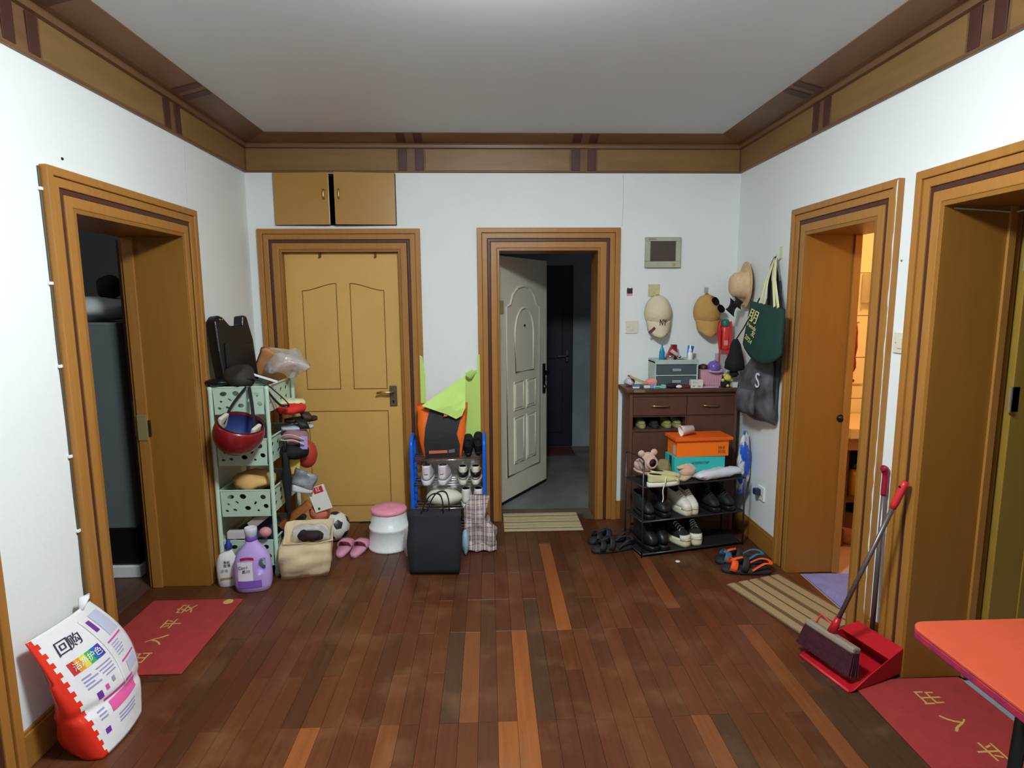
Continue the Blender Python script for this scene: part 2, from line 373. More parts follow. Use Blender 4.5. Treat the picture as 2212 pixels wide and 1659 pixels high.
for a, c in ((XL + .02, -0.605), (-0.413, 0.567), (0.757, XR - .02)): fpanel('B', a, c, 'panel', FPN, 0.016)
for a, c in ((3.37, D - .02), (2.37, 3.185), (1.36, 2.175), (0.34, 1.17)): fpanel('L', a, c, 'panel', FPN, 0.016)
for a, c in ((3.285, D - .02), (2.245, 3.10), (1.24, 2.055), (0.24, 1.05)): fpanel('R', a, c, 'panel', FPN, 0.016)
# ---------------------------------------------------------------- baseboards
def baseboard(name, side, u0, u1, label):
    q = nb(); box(q, u0, 0, 0, u1, 0.125, 0.014, WM(side)); box(q, u0, 0.125, 0, u1, 0.138, 0.009, WM(side)); struct(obj(name, q, ORH, bevel=0.003), label)
BBG = 0.137
baseboard('baseboard_left', 'L', OL2[1] + BBG, OL1[0] - BBG, 'orange wood baseboard behind the detergent sack')
baseboard('baseboard_left.001', 'L', OL1[1] + BBG, D, 'orange wood baseboard behind the mint rack')
baseboard('baseboard_right', 'R', OR1[1] + BBG, D, 'orange wood baseboard beside the wire shoe rack')
baseboard('baseboard_right.001', 'R', OR2[1] + 0.135, OR1[0] - 0.137, 'short orange wood baseboard behind the dustpan')
baseboard('baseboard_back', 'B', OB1[1] + BBG, OB2[0] - BBG, 'orange wood baseboard behind the blue shoe rack')
baseboard('baseboard_back.001', 'B', OB2[1] + BBG, XR, 'orange wood baseboard behind the shoe cabinet')
# ================================================================ ROOMS BEYOND
HF = M('grey concrete floor', (118, 122, 116), 0.7, var=0.35, scale=3, bump=0.1, bscale=30)
HW = M('scuffed grey plaster', (150, 158, 162), 0.85, var=0.3, scale=2.2, bump=0.1)
struct(bx('floor_hallway', -0.6, D + 0.02, -0.08, 2.4, 6.75, -0.012, HF), 'grey concrete hallway floor beyond the entry door')
struct(bx('wall_hallway_far', 0.925, 6.5, -0.02, 2.4, 6.65, 2.7, HW), 'scuffed grey hallway wall beyond the entry door')
struct(bx('wall_hallway_left', -0.75, D + TB, -0.02, -0.6, 6.65, 2.7, HW), 'plaster wall on the left of the hallway')
struct(bx('wall_hallway_right', 1.55, D + TB, -0.02, 1.7, 6.65, 2.7, HW), 'plaster wall on the right of the hallway')
struct(bx('ceiling_hallway', -0.75, D + TB, 2.6, 2.4, 6.65, 2.7, HW), 'hallway ceiling beyond the entry door')
q = nb(); box(q, -0.6, 6.5, 1.99, 0.925, 6.65, 2.7); box(q, -0.6, 6.5, -0.02, 0.1, 6.65, 1.99); struct(obj('wall_hallway_far.001', q, HW), 'hallway wall around the dark neighbour door')
NB = M('dark navy steel door', (26, 30, 46), 0.5)
nd = bpy.data.objects.new('door_7', None); COL.objects.link(nd); nd.location = (0.51, 6.5, 0); struct(nd, 'dark navy door at the end of the hallway')
bx('door_leaf', -0.41, 0.0, -0.01, 0.41, 0.05, 1.99, NB, nd, bevel=0.004)
for z0, z1 in ((0.15, 0.85), (0.98, 1.85)): bx('door_panel', -0.30, -0.012, z0, 0.30, 0.0, z1, NB, nd, bevel=0.006)
q = nb(); box(q, 0.33, -0.05, 0.95, 0.36, 0.0, 1.08); box(q, 0.24, -0.05, 1.0, 0.36, -0.035, 1.02); obj('handle', q, M('dull steel', (90, 90, 95), 0.4, metal=0.9), nd, bevel=0.003)
struct(bx('floor_hallway.001', 0.1, 6.08, -0.012, 0.90, 6.42, 0.006, M('maroon threshold', (92, 44, 40), 0.85), bevel=0.003), 'maroon mat strip before the dark hallway door')
struct(bx('trim_2', OB2[0], D - 0.005, -0.02, OB2[1], D + TB, -0.002, M('worn sill', (96, 84, 70), 0.8, var=0.3, scale=6), bevel=0.004), 'worn grey brown sill under the entry door')
# hallway dim bulb
def point(name, loc, power, col, r=0.06):
    l = bpy.data.lights.new(name, 'POINT'); l.energy = power; l.color = col; l.shadow_soft_size = r
    o = bpy.data.objects.new(name, l); COL.objects.link(o); o.location = loc; return o
def bulb(label, loc, power, col, em):
    t = thing('light_bulb', label, 'lamp', loc)
    q = nb(); lathe(q, [(0.02, 0.0), (0.02, -0.03), (0.018, -0.04)], 14); obj('socket', q, WHT, t)
    q = nb(); lathe(q, [(0.012, -0.04), (0.03, -0.07), (0.035, -0.09), (0.025, -0.115), (0.004, -0.122)], 16); obj('glass', q, em, t, smooth=True)
    point('bulb_light', (loc[0], loc[1], loc[2] - 0.2), power, col)
# dark room (left)
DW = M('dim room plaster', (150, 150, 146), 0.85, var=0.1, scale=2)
struct(bx('floor_bedroom', -4.4, 1.6, -0.08, XL - TL, 5.2, -0.002, M('dark room floor', (84, 58, 44), 0.5, var=0.3, scale=4, stretch=(8, 1, 1))), 'dark wood floor of the unlit room')
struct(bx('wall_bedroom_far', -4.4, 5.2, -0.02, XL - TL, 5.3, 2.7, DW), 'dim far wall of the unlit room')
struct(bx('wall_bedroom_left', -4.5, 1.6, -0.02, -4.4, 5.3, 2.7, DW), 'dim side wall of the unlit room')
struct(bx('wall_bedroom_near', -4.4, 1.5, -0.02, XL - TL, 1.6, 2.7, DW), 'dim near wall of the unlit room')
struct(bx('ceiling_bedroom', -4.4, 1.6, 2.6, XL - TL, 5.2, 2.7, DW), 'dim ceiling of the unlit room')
# bathroom (right)
X0 = XR + TR
TILE = M('cream wall tile', (236, 226, 204), 0.25, var=0.03, scale=3); GROUT = M('tile grout', (150, 132, 104), 0.8)
bw = bx('wall_bathroom_far', X0 - 0.02, 4.15, -0.1, 3.4, 4.35, 2.4, GROUT); struct(bw, 'cream tiled far wall of the bathroom')
for i in range(5):
    for k in range(8):
        z = 0.0 + 0.298 * k
        if z < 2.3: bx('tile', 2.08 + i * 0.25, 4.143, z + 0.002, 2.08 + i * 0.25 + 0.247, 4.15, min(z + 0.295, 2.3), TILE, bw, bevel=0.0015)
struct(bx('wall_bathroom_right', 3.3, 2.0, -0.1, 3.4, 4.2, 2.4, TILE), 'cream tiled side wall of the bathroom')
struct(bx('wall_bathroom_near', X0 - 0.0, 2.36, -0.1, 3.4, 2.46, 2.4, TILE), 'cream wall between the bathroom and the nearest doorway')
struct(bx('ceiling_bathroom', X0 - 0.0, 2.4, 2.22, 3.4, 4.2, 2.32, M('bathroom ceiling', (232, 214, 190), 0.6)), 'low bathroom ceiling')
struct(bx('floor_bathroom', XR, OR1[0] - 0.3, -0.1, 3.4, 4.2, -0.012, M('pinkish floor tile', (190, 160, 150), 0.35, var=0.15, scale=5)), 'pinkish tiled bathroom floor')
# room behind the nearest right doorway
struct(bx('floor_kitchen', XR, 0.6, -0.1, 3.6, 2.36, -0.014, M('pale floor tile', (150, 160, 168), 0.3, var=0.2, scale=6)), 'pale tiled floor beyond the nearest doorway')
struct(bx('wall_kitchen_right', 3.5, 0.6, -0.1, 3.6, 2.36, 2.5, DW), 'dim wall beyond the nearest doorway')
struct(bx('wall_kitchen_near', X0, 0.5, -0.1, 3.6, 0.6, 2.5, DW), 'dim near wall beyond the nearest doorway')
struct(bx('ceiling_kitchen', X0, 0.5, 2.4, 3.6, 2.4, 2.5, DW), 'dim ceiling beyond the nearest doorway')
# room behind the lower left doorway
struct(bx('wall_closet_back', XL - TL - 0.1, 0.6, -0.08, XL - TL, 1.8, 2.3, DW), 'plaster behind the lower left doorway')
# ================================================================ LIGHT FITTINGS
t = thing('ceiling_lamp', 'round white domed ceiling lamp above the viewer', 'lamp', (0.05, 1.55, ZC))
q = nb(); lathe(q, [(0.23, 0.0), (0.235, -0.01), (0.225, -0.03)], 32); obj('base', q, WHT, t, smooth=True)
LM = bpy.data.materials.new('lamp diffuser'); LM.use_nodes = True
_p = LM.node_tree.nodes['Principled BSDF']; _p.inputs['Base Color'].default_value = (0.9, 0.9, 0.9, 1)
_p.inputs['Emission Color'].default_value = LAMP_COLOR + (1,); _p.inputs['Emission Strength'].default_value = LAMP_STRENGTH
q = nb(); lathe(q, [(0.21, -0.03), (0.205, -0.06), (0.185, -0.095), (0.15, -0.125), (0.10, -0.145), (0.05, -0.155), (0.005, -0.157)], 32); obj('diffuser', q, LM, t, smooth=True)
WARM = M('warm bulb glass', (255, 170, 80), 0.3, emit=12)
bulb('bare warm bulb on the bathroom ceiling', (2.65, 3.25, 2.22), BATH_POWER, (1.0, 0.55, 0.18), WARM)
bulb('added fill light under the ceiling of the unlit left room', (-3.2, 2.7, 2.6), DARKROOM_FILL, (0.85, 0.92, 1.0), M('cool bulb glass', (200, 220, 255), 0.3, emit=2))  # bulb added only to brighten the dark room and its cabinet
bulb('dim bulb on the hallway ceiling', (1.2, 5.6, 2.6), HALL_POWER, (0.75, 0.85, 1.0), M('cool bulb glass', (200, 220, 255), 0.3, emit=2))
# ================================================================ DOORS, CUPBOARD, WALL FITTINGS
def poly_fill(bm, loops, y=0.0):
    edges = []
    for pts in loops:
        vs = [bm.verts.new(Vector((p[0], y, p[1]))) for p in pts]
        for i in range(len(vs)): edges.append(bm.edges.new((vs[i], vs[(i + 1) % len(vs)])))
    bmesh.ops.triangle_fill(bm, edges=edges, use_beauty=True)
def rect(x0, z0, x1, z1): return [(x0, z0), (x1, z0), (x1, z1), (x0, z1)]
def grow(pts, k):
    n = len(pts); out = []
    for i in range(n):
        a, b_, c = Vector(pts[i - 1]), Vector(pts[i]), Vector(pts[(i + 1) % n])
        e1 = (b_ - a).normalized(); e2 = (c - b_).normalized(); n1 = Vector((e1.y, -e1.x)); n2 = Vector((e2.y, -e2.x))
        d = (n1 + n2); d = d / max(0.3, d.dot(n1)); out.append(tuple(b_ + d * k))
    return out
# ---- closed ochre door
w, h = 0.786, 1.94
t = thing('panel_door', 'closed ochre painted wooden door with three grooved panels', 'door', (-1.0125, D + 0.035, 0.004))
GRV = M('groove brown', (120, 82, 36), 0.7)
body = bx('door_leaf', -w / 2, 0.004, 0, w / 2, 0.034, h, GRV, t)
def arch(x0, z0, x1, z1, rise, flip):
    pts = [(x0, z0), (x1, z0)]
    k = 8; zl = z1 - rise; top = []
    for i in range(k + 1):
        s = i / k; e = s * s * (3 - 2 * s); top.append((x0 + (x1 - x0) * s, zl + rise * (e if not flip else 1 - e)))
    return pts + top[::-1]
P1 = arch(-0.285, 0.985, -0.045, 1.735, 0.05, False); P2 = arch(0.045, 0.985, 0.285, 1.735, 0.05, True); P3 = rect(-0.285, 0.12, 0.285, 0.83)
q = nb(); poly_fill(q, [rect(-w / 2, 0, w / 2, h), P1, P2, P3], 0.0); obj('door_face', q, YEL, t, solid=0.008)
for P in (P1, P2, P3): q = nb(); poly_fill(q, [grow(P, -0.006)], 0.0); obj('door_panel', q, YEL, t, solid=0.008)
hd = thing('x', 'x', 'x'); bpy.data.objects.remove(hd)
q = nb(); box(q, 0.298, -0.012, 0.86, 0.352, -0.004, 1.01); pl = obj('handle_plate', q, M('aged bronze plate', (112, 98, 78), 0.4, metal=0.6), t, bevel=0.004)
q = nb(); tube(q, [(0.325, -0.01, 0.965), (0.325, -0.045, 0.965), (0.30, -0.055, 0.966), (0.25, -0.055, 0.970), (0.215, -0.052, 0.962)], [0.009, 0.009, 0.010, 0.010, 0.008], 10); obj('lever', q, BRASS, pl, smooth=True)
q = nb(); box(q, 0.318, -0.014, 0.885, 0.332, -0.010, 0.905); obj('keyhole', q, BLK, pl)
for i, x in enumerate((-0.145, 0.235)):
    q = nb(); box(q, x - 0.006, -0.022, h - 0.03, x + 0.006, -0.008, h + 0.012); box(q, x - 0.006, -0.022, h + 0.004, x + 0.006, 0.03, h + 0.008); box(q, x - 0.006, -0.034, h - 0.03, x + 0.006, -0.022, h - 0.024)
    tag(obj('door_hook', q, M('brown hook', (86, 58, 34), 0.5), loc=(-1.0125, D + 0.035, 0.004)), ('small brown over door hook, left one on the ochre door', 'small brown over door hook, right one on the ochre door')[i], 'hook', 'hooks over the ochre door')
# ---- cupboard above it
t = thing('wall_cupboard', 'built in ochre cupboard with two doors above the closed door', 'cupboard', (-1.0285, D, 2.125))
q = nb(); cw, ch, cd = 0.405, 0.34, 0.235
for a in ((-cw, 0.012, 0.0, -cw + .012, cd, ch), (cw - .012, .012, 0, cw, cd, ch), (-cw, .012, 0, cw, cd, .012), (-cw, .012, ch - .012, cw, cd, ch), (-cw, cd - .01, 0, cw, cd, ch)): box(q, *a)
obj('carcass', q, DARKIN, t)
CUPM = M('ochre cupboard paint', (176, 132, 66), 0.28, var=0.08, scale=3)
def cdoor(hx, wd, ang, hxs):
    e = bpy.data.objects.new('door', None)
    q = nb(); s = 1 if wd > 0 else -1
    box(q, min(0, wd), -0.016, 0.002, max(0, wd), 0.0, ch + 0.004)
    d = obj('cupboard_door', q, CUPM, t, loc=(hx, -0.008, 0), rot=(0, 0, ang), bevel=0.003)
    x = wd - s * 0.032
    q = nb(); tube(q, [(x, -0.016, 0.17), (x, -0.035, 0.172), (x, -0.04, 0.185), (x, -0.036, 0.20), (x, -0.04, 0.215), (x, -0.035, 0.228), (x, -0.016, 0.23)], 0.005, 8)
    obj('handle', q, BRASS, d, smooth=True)
cdoor(-cw, 0.374, math.radians(-3.0), 1); cdoor(cw, -0.402, math.radians(5.0), -1)
# ---- open white entry door
ED = M('cream steel door', (236, 230, 210), 0.45, var=0.04, scale=3)
ang = math.atan2(5.17 - 4.50, 0.507 - 0.066)
t = thing('entry_door', 'open cream entry door with raised arched mouldings', 'door', (0.066, 4.50, 0.012), (0, 0, ang)); w, h = 0.80, 1.935
bx('door_leaf', 0, -0.0, 0.012, w, 0.045, h, ED, t, bevel=0.003)
bx('bottom_seal', 0.0, 0.004, 0.0, w, 0.04, 0.014, BLK, t)
def mould(pts, r=0.008): q = nb(); tube(q, [(p[0], -0.001, p[1]) for p in pts], r, 8, True); obj('moulding', q, ED, t, smooth=True)
def semi(x0, x1, z0, zs, k=14):
    r = (x1 - x0) / 2; return [(x0, z0), (x1, z0)] + [((x0 + x1) / 2 + r * math.cos(PI * i / k), zs + 1.35 * r * math.sin(PI * i / k)) for i in range(k + 1)]
o_ = [(0.13, 0.2), (0.66, 0.2), (0.66, 1.55), (0.60, 1.57), (0.57, 1.64), (0.50, 1.70), (0.40, 1.715), (0.30, 1.70), (0.22, 1.64), (0.19, 1.57), (0.13, 1.55)]
mould(o_, 0.010); mould(semi(0.26, 0.56, 1.03, 1.34), 0.009)
for x0 in (0.24, 0.44):
    for z0, z1 in ((0.72, 0.95), (0.28, 0.66)):
        mould(rect(x0, z0, x0 + 0.15, z1), 0.006)
        q = nb(); poly_fill(q, [grow(rect(x0, z0, x0 + 0.15, z1), -0.02)], -0.002); obj('raised_panel', q, ED, t, solid=0.008, bevel=0.003)
q = nb(); lathe(q, [(0.010, 0), (0.010, 0.006), (0.006, 0.008)], 12, Matrix.Translation((0.41, 0, 1.40)) @ Matrix.Rotation(PI / 2, 4, 'X')); obj('peephole', q, BLK, t)
q = nb(); box(q, 0.02, -0.006, 1.50, 0.085, 0.0, 1.60); obj('paper_note', q, M('yellowed paper', (176, 160, 122), 0.8, var=0.1), t)
q = nb(); box(q, 0.715, -0.012, 0.80, 0.76, 0.0, 1.06); pl = obj('lock_plate', q, M('dark lock plate', (38, 38, 42), 0.35, metal=0.5), t, bevel=0.012)
q = nb(); tube(q, [(0.738, -0.01, 0.99), (0.738, -0.05, 0.99), (0.72, -0.06, 0.985), (0.66, -0.06, 0.975), (0.625, -0.055, 0.985)], [0.010, 0.010, 0.010, 0.009, 0.007], 10); obj('lever', q, M('dark steel', (60, 60, 64), 0.3, metal=0.9), pl, smooth=True)
q = nb(); lathe(q, [(0.014, 0), (0.014, 0.012), (0.005, 0.014)], 12, Matrix.Translation((0.738, -0.012, 0.86)) @ Matrix.Rotation(PI / 2, 4, 'X')); obj('thumb_turn', q, CHR, pl)
# ---- nearest right doorway: folded-back leaf with hinge, curtain rail end
t = thing('olive_door', 'olive brown door folded back inside the nearest right doorway', 'door', (2.07, 2.245, 0.005))
OLV = M('olive brown door paint', (150, 118, 46), 0.45, var=0.08, scale=3)
bx('door_leaf', 0, 0, 0, 0.85, 0.04, 1.94, OLV, t, bevel=0.003)
for z0, z1 in ((0.15, 0.85), (1.0, 1.8)): bx('door_panel', 0.12, -0.006, z0, 0.72, 0.0, z1, OLV, t, bevel=0.004)
for z in (1.70, 1.15):
    q = nb(); lathe(q, [(0.007, 0), (0.007, 0.1)], 10, Matrix.Translation((-0.012, -0.005, z))); box(q, -0.014, 0.0, z, 0.03, 0.003, z + 0.1); obj('hinge', q, M('dull hinge', (140, 126, 100), .5, metal=.3), t)
q = nb(); tube(q, [(XR + 0.02, 2.268, 1.945), (2.02, 2.268, 1.93), (2.10, 2.13, 1.945)], 0.003, 6); tube(q, [(2.09, 2.14, 1.945), (2.085, 2.12, 1.945), (2.085, 2.12, 1.90)], 0.006, 8)
tag(obj('curtain_wire', q, M('pale green wire', (190, 204, 180), 0.5)), 'pale thin curtain wire with hook across the nearest right doorway', 'wire')
# dark door edge inside left room
t = thing('dark_door', 'dark brown door leaf standing open inside the left room', 'door', (-1.998, 3.345, 0.004), (0, 0, math.radians(-86)))
bx('door_leaf', -0.8, 0, 0, 0, 0.04, 1.94, M('dark door wood', (74, 44, 32), 0.5, var=0.2, stretch=(8, 8, 1)), t, bevel=0.002)
q = nb(); box(q, -0.002, 0.01, 0.86, 0.002, 0.03, 1.06); obj('edge_lock', q, CHR, t)
# cabinet in the dark room
t = thing('dark_cabinet', 'dark grey tall cabinet on a white plinth in the unlit room', 'cabinet', (-2.40, 3.42, 0))
bx('body', -0.32, 0.0, 0.30, 0.32, 0.45, 1.50, M('slate cabinet', (104, 112, 112), 0.5), t, bevel=0.008)
bx('lower_drawer', -0.32, 0.006, 0.075, 0.32, 0.45, 0.296, BLK, t, bevel=0.006)
bx('plinth', -0.33, -0.012, 0.0, 0.33, 0.45, 0.07, WHT, t, bevel=0.004)
q = nb(); ball(q, (0, 0, 0.075), (0.28, 0.18, 0.075), 20, 12); crumple(q, 0.02, 9, 3); 
for v in q.verts: v.co.z = max(v.co.z, 0.0)
tag(obj('cushion', q, M('grey white cushion', (200, 202, 200), 0.8), loc=(-2.40, 3.66, 1.502), smooth=True), 'pale rounded cushion on top of the dark grey cabinet', 'cushion')
q = nb(); ball(q, (0, 0, 0.07), (0.07, 0.06, 0.07), 14, 10); crumple(q, 0.025, 16, 5)
for v in q.verts: v.co.z = max(v.co.z, 0.0)
tag(obj('dark_bundle', q, BLKF, loc=(-2.27, 3.70, 1.635), smooth=True), 'small black bundle on the pale cushion', 'bundle')
# ---- cable with clips by the left doorway
q = nb(); u = OL1[0] - 0.137
pts = [Vector((XL + 0.004, u - 0.006 + 0.006 * noise.noise(Vector((z * 3.1, 0, 0))), z)) for z in [2.10 - 0.08 * k for k in range(25)]]
t = thing('cable', 'thin dark cable clipped down the left doorway frame', 'cable', (XL, u, 0))
pts = [p - Vector((XL, u, 0)) for p in pts]
tube(q, spline(pts, 3), 0.004, 6); obj('wire', q, M('dark cable', (84, 76, 62), 0.5), t, smooth=True)
for z in (2.02, 1.68, 1.37, 1.02, 0.72): bx('cable_clip', 0.0005, -0.016, z - 0.006, 0.011, 0.0, z + 0.006, WHT, t, bevel=0.002)
# ---- wall fittings on the far wall
def wallthing(name, label, cat, u, z, side='B', d=0.0, group=None):
    t = thing(name, label, cat, group=group); t.matrix_world = WM(side, u, z, d) if side != 'R' else (Matrix(((0, 0, -1, XR - d), (-1, 0, 0, u), (0, 1, 0, z), (0, 0, 0, 1)))); return t
t = wallthing('meter_box', 'square greenish grey meter box with dark window on far wall', 'box', 1.2235, 1.938)
GG = M('greenish grey plastic', (176, 180, 160), 0.5, var=0.12, scale=12)
for nm, a in (('frame_bar', (-0.124, 0.075, 0, 0.124, 0.104, 0.03)), ('frame_bar', (-0.124, -0.104, 0, 0.124, -0.062, 0.03)), ('frame_bar', (-0.124, -0.062, 0, -0.090, 0.062 + .013, 0.03)), ('frame_bar', (0.090, -0.062, 0, 0.124, 0.075, 0.03))): bx(nm, *a, GG, t, bevel=0.003)
bx('window', -0.09, -0.062, 0.0, 0.09, 0.075, 0.016, M('smoked window', (78, 68, 60), 0.25), t)
bx('name_plate', -0.105, 0.084, 0.03, -0.05, 0.096, 0.0312, M('faded print', (140, 140, 128)), t)
q = nb(); lathe(q, [(0.011, 0), (0.011, 0.006), (0.008, 0.008)], 12, Matrix.Translation((0.075, -0.083, 0.03))); obj('button', q, M('amber lock', (190, 160, 90), 0.4), t)
def switch(label, u, z, side, s=0.044, mt=WHT):
    t = wallthing('light_switch', label, 'switch', u, z, side)
    bx('plate', -s, -s, 0, s, s, 0.008, mt, t, bevel=0.003)
    q = nb(); box(q, -0.016, -0.024, 0.008, 0.012, 0.02, 0.012); obj('rocker', q, M('aged white', (222, 214, 190), 0.4), t, bevel=0.002)
    bx('screw', -0.03, -0.003, 0.008, -0.025, 0.003, 0.0095, M('screw grey', (170, 166, 150)), t); return t
OFW = M('off white switch plastic', (222, 216, 196), 0.4)
switch('off white light switch beside the entry door frame', 1.02, 1.418, 'B', 0.045, OFW)
switch('yellowed light switch on the strip between the right doorways', 2.468, 1.417, 'R', 0.045, OFW)
t = wallthing('wall_socket', 'white wall socket low on the right wall by the blue bag', 'socket', 3.66, 0.36, 'R')
bx('plate', -0.045, -0.045, 0, 0.045, 0.045, 0.01, WHT, t, bevel=0.003)
for x, y in ((-0.012, -0.012), (0.012, -0.012), (0.0, 0.015)): bx('pin_slot', x - 0.003, y - 0.006, 0.01, x + 0.003, y + 0.006, 0.0106, BLK, t)
bx('plug', -0.03, -0.01, 0.01, 0.01, 0.03, 0.05, M('dark plug', (40, 44, 70), 0.4), t, bevel=0.006)
t = wallthing('wall_plate', 'yellowed square blank plate above the cream cap', 'plate', 1.171, 1.677)
bx('plate', -0.041, -0.042, 0, 0.041, 0.042, 0.008, M('yellowed plate', (206, 192, 144), 0.5, var=0.12, scale=25), t, bevel=0.003)
q = nb(); tube(q, [(0.0, -0.01, 0.008), (0, -0.02, 0.022), (0, -0.034, 0.03), (0, -0.044, 0.026), (0, -0.04, 0.034)], 0.004, 6); obj('hook', q, M('clear hook', (190, 190, 160), 0.3), t, smooth=True)
t = wallthing('sticker', 'tiny black and pink picture sticker beside the entry frame', 'sticker', 1.0, 1.665)
bx('black_square', -0.02, -0.01, 0, 0.02, 0.026, 0.002, M('sticker black', (40, 36, 48), 0.4), t)
bx('pink_strip', -0.02, -0.026, 0, 0.02, -0.010, 0.002, M('sticker pink', (214, 150, 170), 0.4), t)
for x in (-0.017, 0.011): prism_b = nb(); prism(prism_b, [(x, 0.026), (x + 0.008, 0.026), (x + 0.004, 0.034)], 0, 0.002); obj('corner_tip', prism_b, M('sticker black', ()), t)
# ================================================================ GENERIC BUILDERS
def outline(L, wh, wb, n=24, y0=0.0, toe=1.0):
    """shoe footprint: heel at y0, toe at y0+L; wh / wb half widths at heel and ball"""
    out = []
    for i in range(n):
        a = 2 * PI * i / n; c, s = math.cos(a), math.sin(a)
        y = 0.5 - 0.5 * c
        w = wh + (wb - wh) * max(0, min(1, (y - 0.2) / 0.45)); 
        out.append((math.copysign(abs(s) ** 0.62, s) * w, y0 + y * L))
    return out
def ring3(o, z, dz=0.0, L=1.0): return [(x, y, z + dz * (y / L)) for x, y in o]
def shoe(parent, kind='sneaker', L=0.27, W=0.095, sole=0.028, collar=0.085, up=None, solem=None, lining=None, lace=None, stripe=None, toecap=None, heeltab=None, front=0.46):
    wh, wb = W * 0.38, W * 0.5
    q = nb(); loft(q, [ring3(outline(L, wh * .96, wb * .96), 0), ring3(outline(L, wh * 1.04, wb * 1.04), sole * .35), ring3(outline(L, wh * 1.03, wb * 1.03), sole * .8), ring3(outline(L, wh * .98, wb * .98), sole)])
    obj('sole', q, solem or WHT, parent, smooth=True, bevel=0)
    q = nb(); R = []
    steps = ((0.0, 1.0, 0.995, 0.0), (0.28, 0.985, 1.0, 0.0), (0.5, 0.90, 0.94, 0.005), (0.68, 0.74, 0.84, 0.006), (0.85, front + 0.12, 0.78, 0.006), (1.0, front, 0.74, 0.004))
    for si, (s, ln, wf, dy) in enumerate(steps):
        hf = (1.0, 1.03, 1.03, 1.0, 0.97, 0.95)[si]
        z = sole * 0.9 + (collar - sole * .9) * s
        R.append([(x, y + dy * L * 2, z + (0.012 * (1 - min(1, y / (L * ln)) * 1.0) if s == 1.0 else 0)) for x, y in outline(L * ln * 0.975, wh * hf * 0.97, wb * wf * (0.96 if s < .6 else 0.86), y0=0.004)])
    top = R[-1]; cx = sum(p[0] for p in top) / len(top); cy = sum(p[1] for p in top) / len(top)
    R.append([(cx + (p[0] - cx) * .84, cy + (p[1] - cy) * .86, p[2] - 0.001) for p in top])
    R.append([(cx + (p[0] - cx) * .80, cy + (p[1] - cy) * .84, p[2] - (collar - sole) * .45) for p in top])
    loft(q, R[:7], True, False); obj('upper', q, up, parent, smooth=True, sub=1)
    q = nb(); loft(q, [[(a[0] * 1.01, a[1], a[2] - 0.001) for a in R[6]], R[7]], False, True); obj('lining', q, lining or BLKF, parent, smooth=True)
    if lace:
        for k in range(4):
            f = k / 3.0; y = L * (front + 0.02 + 0.24 * f); z = sole + (collar - sole) * (0.99 - 0.29 * f) + 0.002; wx = W * (0.20 + 0.05 * f)
            q = nb(); tube(q, [(-wx, y - .004, z - 0.010), (-wx * .5, y, z + .002), (0, y, z + 0.006), (wx * .5, y, z + .002), (wx, y + .004, z - 0.010)], 0.0032, 6); obj('lace', q, lace, parent, smooth=True)
    if stripe:
        q = nb(); o1 = outline(L * .99, wh * 1.03, wb * 1.03); n = len(o1); idx = [i for i in range(n) if o1[i][1] < L * 0.42]; idx = [i for i in idx if i >= n // 2] + [i for i in idx if i < n // 2]
        zz = sole + (collar - sole) * .30; a = [(o1[i][0], o1[i][1] - 0.002 + .003, zz) for i in idx]; b2 = [(x * .99, y, zz + (collar - sole) * .38) for x, y, _ in a]
        loft(q, [a, b2], False, False, False); obj('heel_band', q, stripe, parent, solid=0.004, smooth=True)
    if toecap:
        q = nb(); o1 = outline(L * 1.0, wh * 1.05, wb * 1.05); n = len(o1); idx = [i for i in range(n) if o1[i][1] > L * 0.80]
        a = [(o1[i][0], o1[i][1], sole * .8) for i in idx]; b2 = [(o1[i][0] * .92, o1[i][1] - .008, sole + (collar - sole) * .28) for i in idx]; c2 = [(o1[i][0] * .6, o1[i][1] - .03, sole + (collar - sole) * .42) for i in idx]
        loft(q, [a, b2, c2], False, False, False); obj('toe_cap', q, toecap, parent, solid=0.003, smooth=True)
    if heeltab:
        q = nb(); box(q, -0.012, -0.004, sole + (collar - sole) * .55, 0.012, 0.006, collar + .004); obj('heel_tab', q, heeltab, parent, bevel=0.002)
def pair(name, label, cat, spots, group, **kw):
    labs = label if isinstance(label, (list, tuple)) else [label + ', left one', label + ', right one']
    for i, (loc, rz) in enumerate(spots):
        rot = rz if isinstance(rz, tuple) else (0, 0, rz)
        t = thing(name, labs[i], cat, loc, rot, group)
        shoe(t, **kw)
def slide(parent, L, W, h, footm, strapm, y0=0.55, y1=0.85, arch=0.05):
    q = nb(); loft(q, [ring3(outline(L, W * .4, W * .48), 0), ring3(outline(L, W * .42, W * .5), h * .5), ring3(outline(L, W * .41, W * .49), h)]); obj('footbed', q, footm, parent, smooth=True)
    q = nb(); grid(q, lambda u, v: (math.cos(PI * u) * W * .5, L * (y0 + (y1 - y0) * v) - 0.02 * math.sin(PI * u), h * .5 + arch * math.sin(PI * u) ** .6 * (1 - 0.25 * v)), 12, 3)
    obj('strap', q, strapm, parent, solid=0.008, smooth=True)
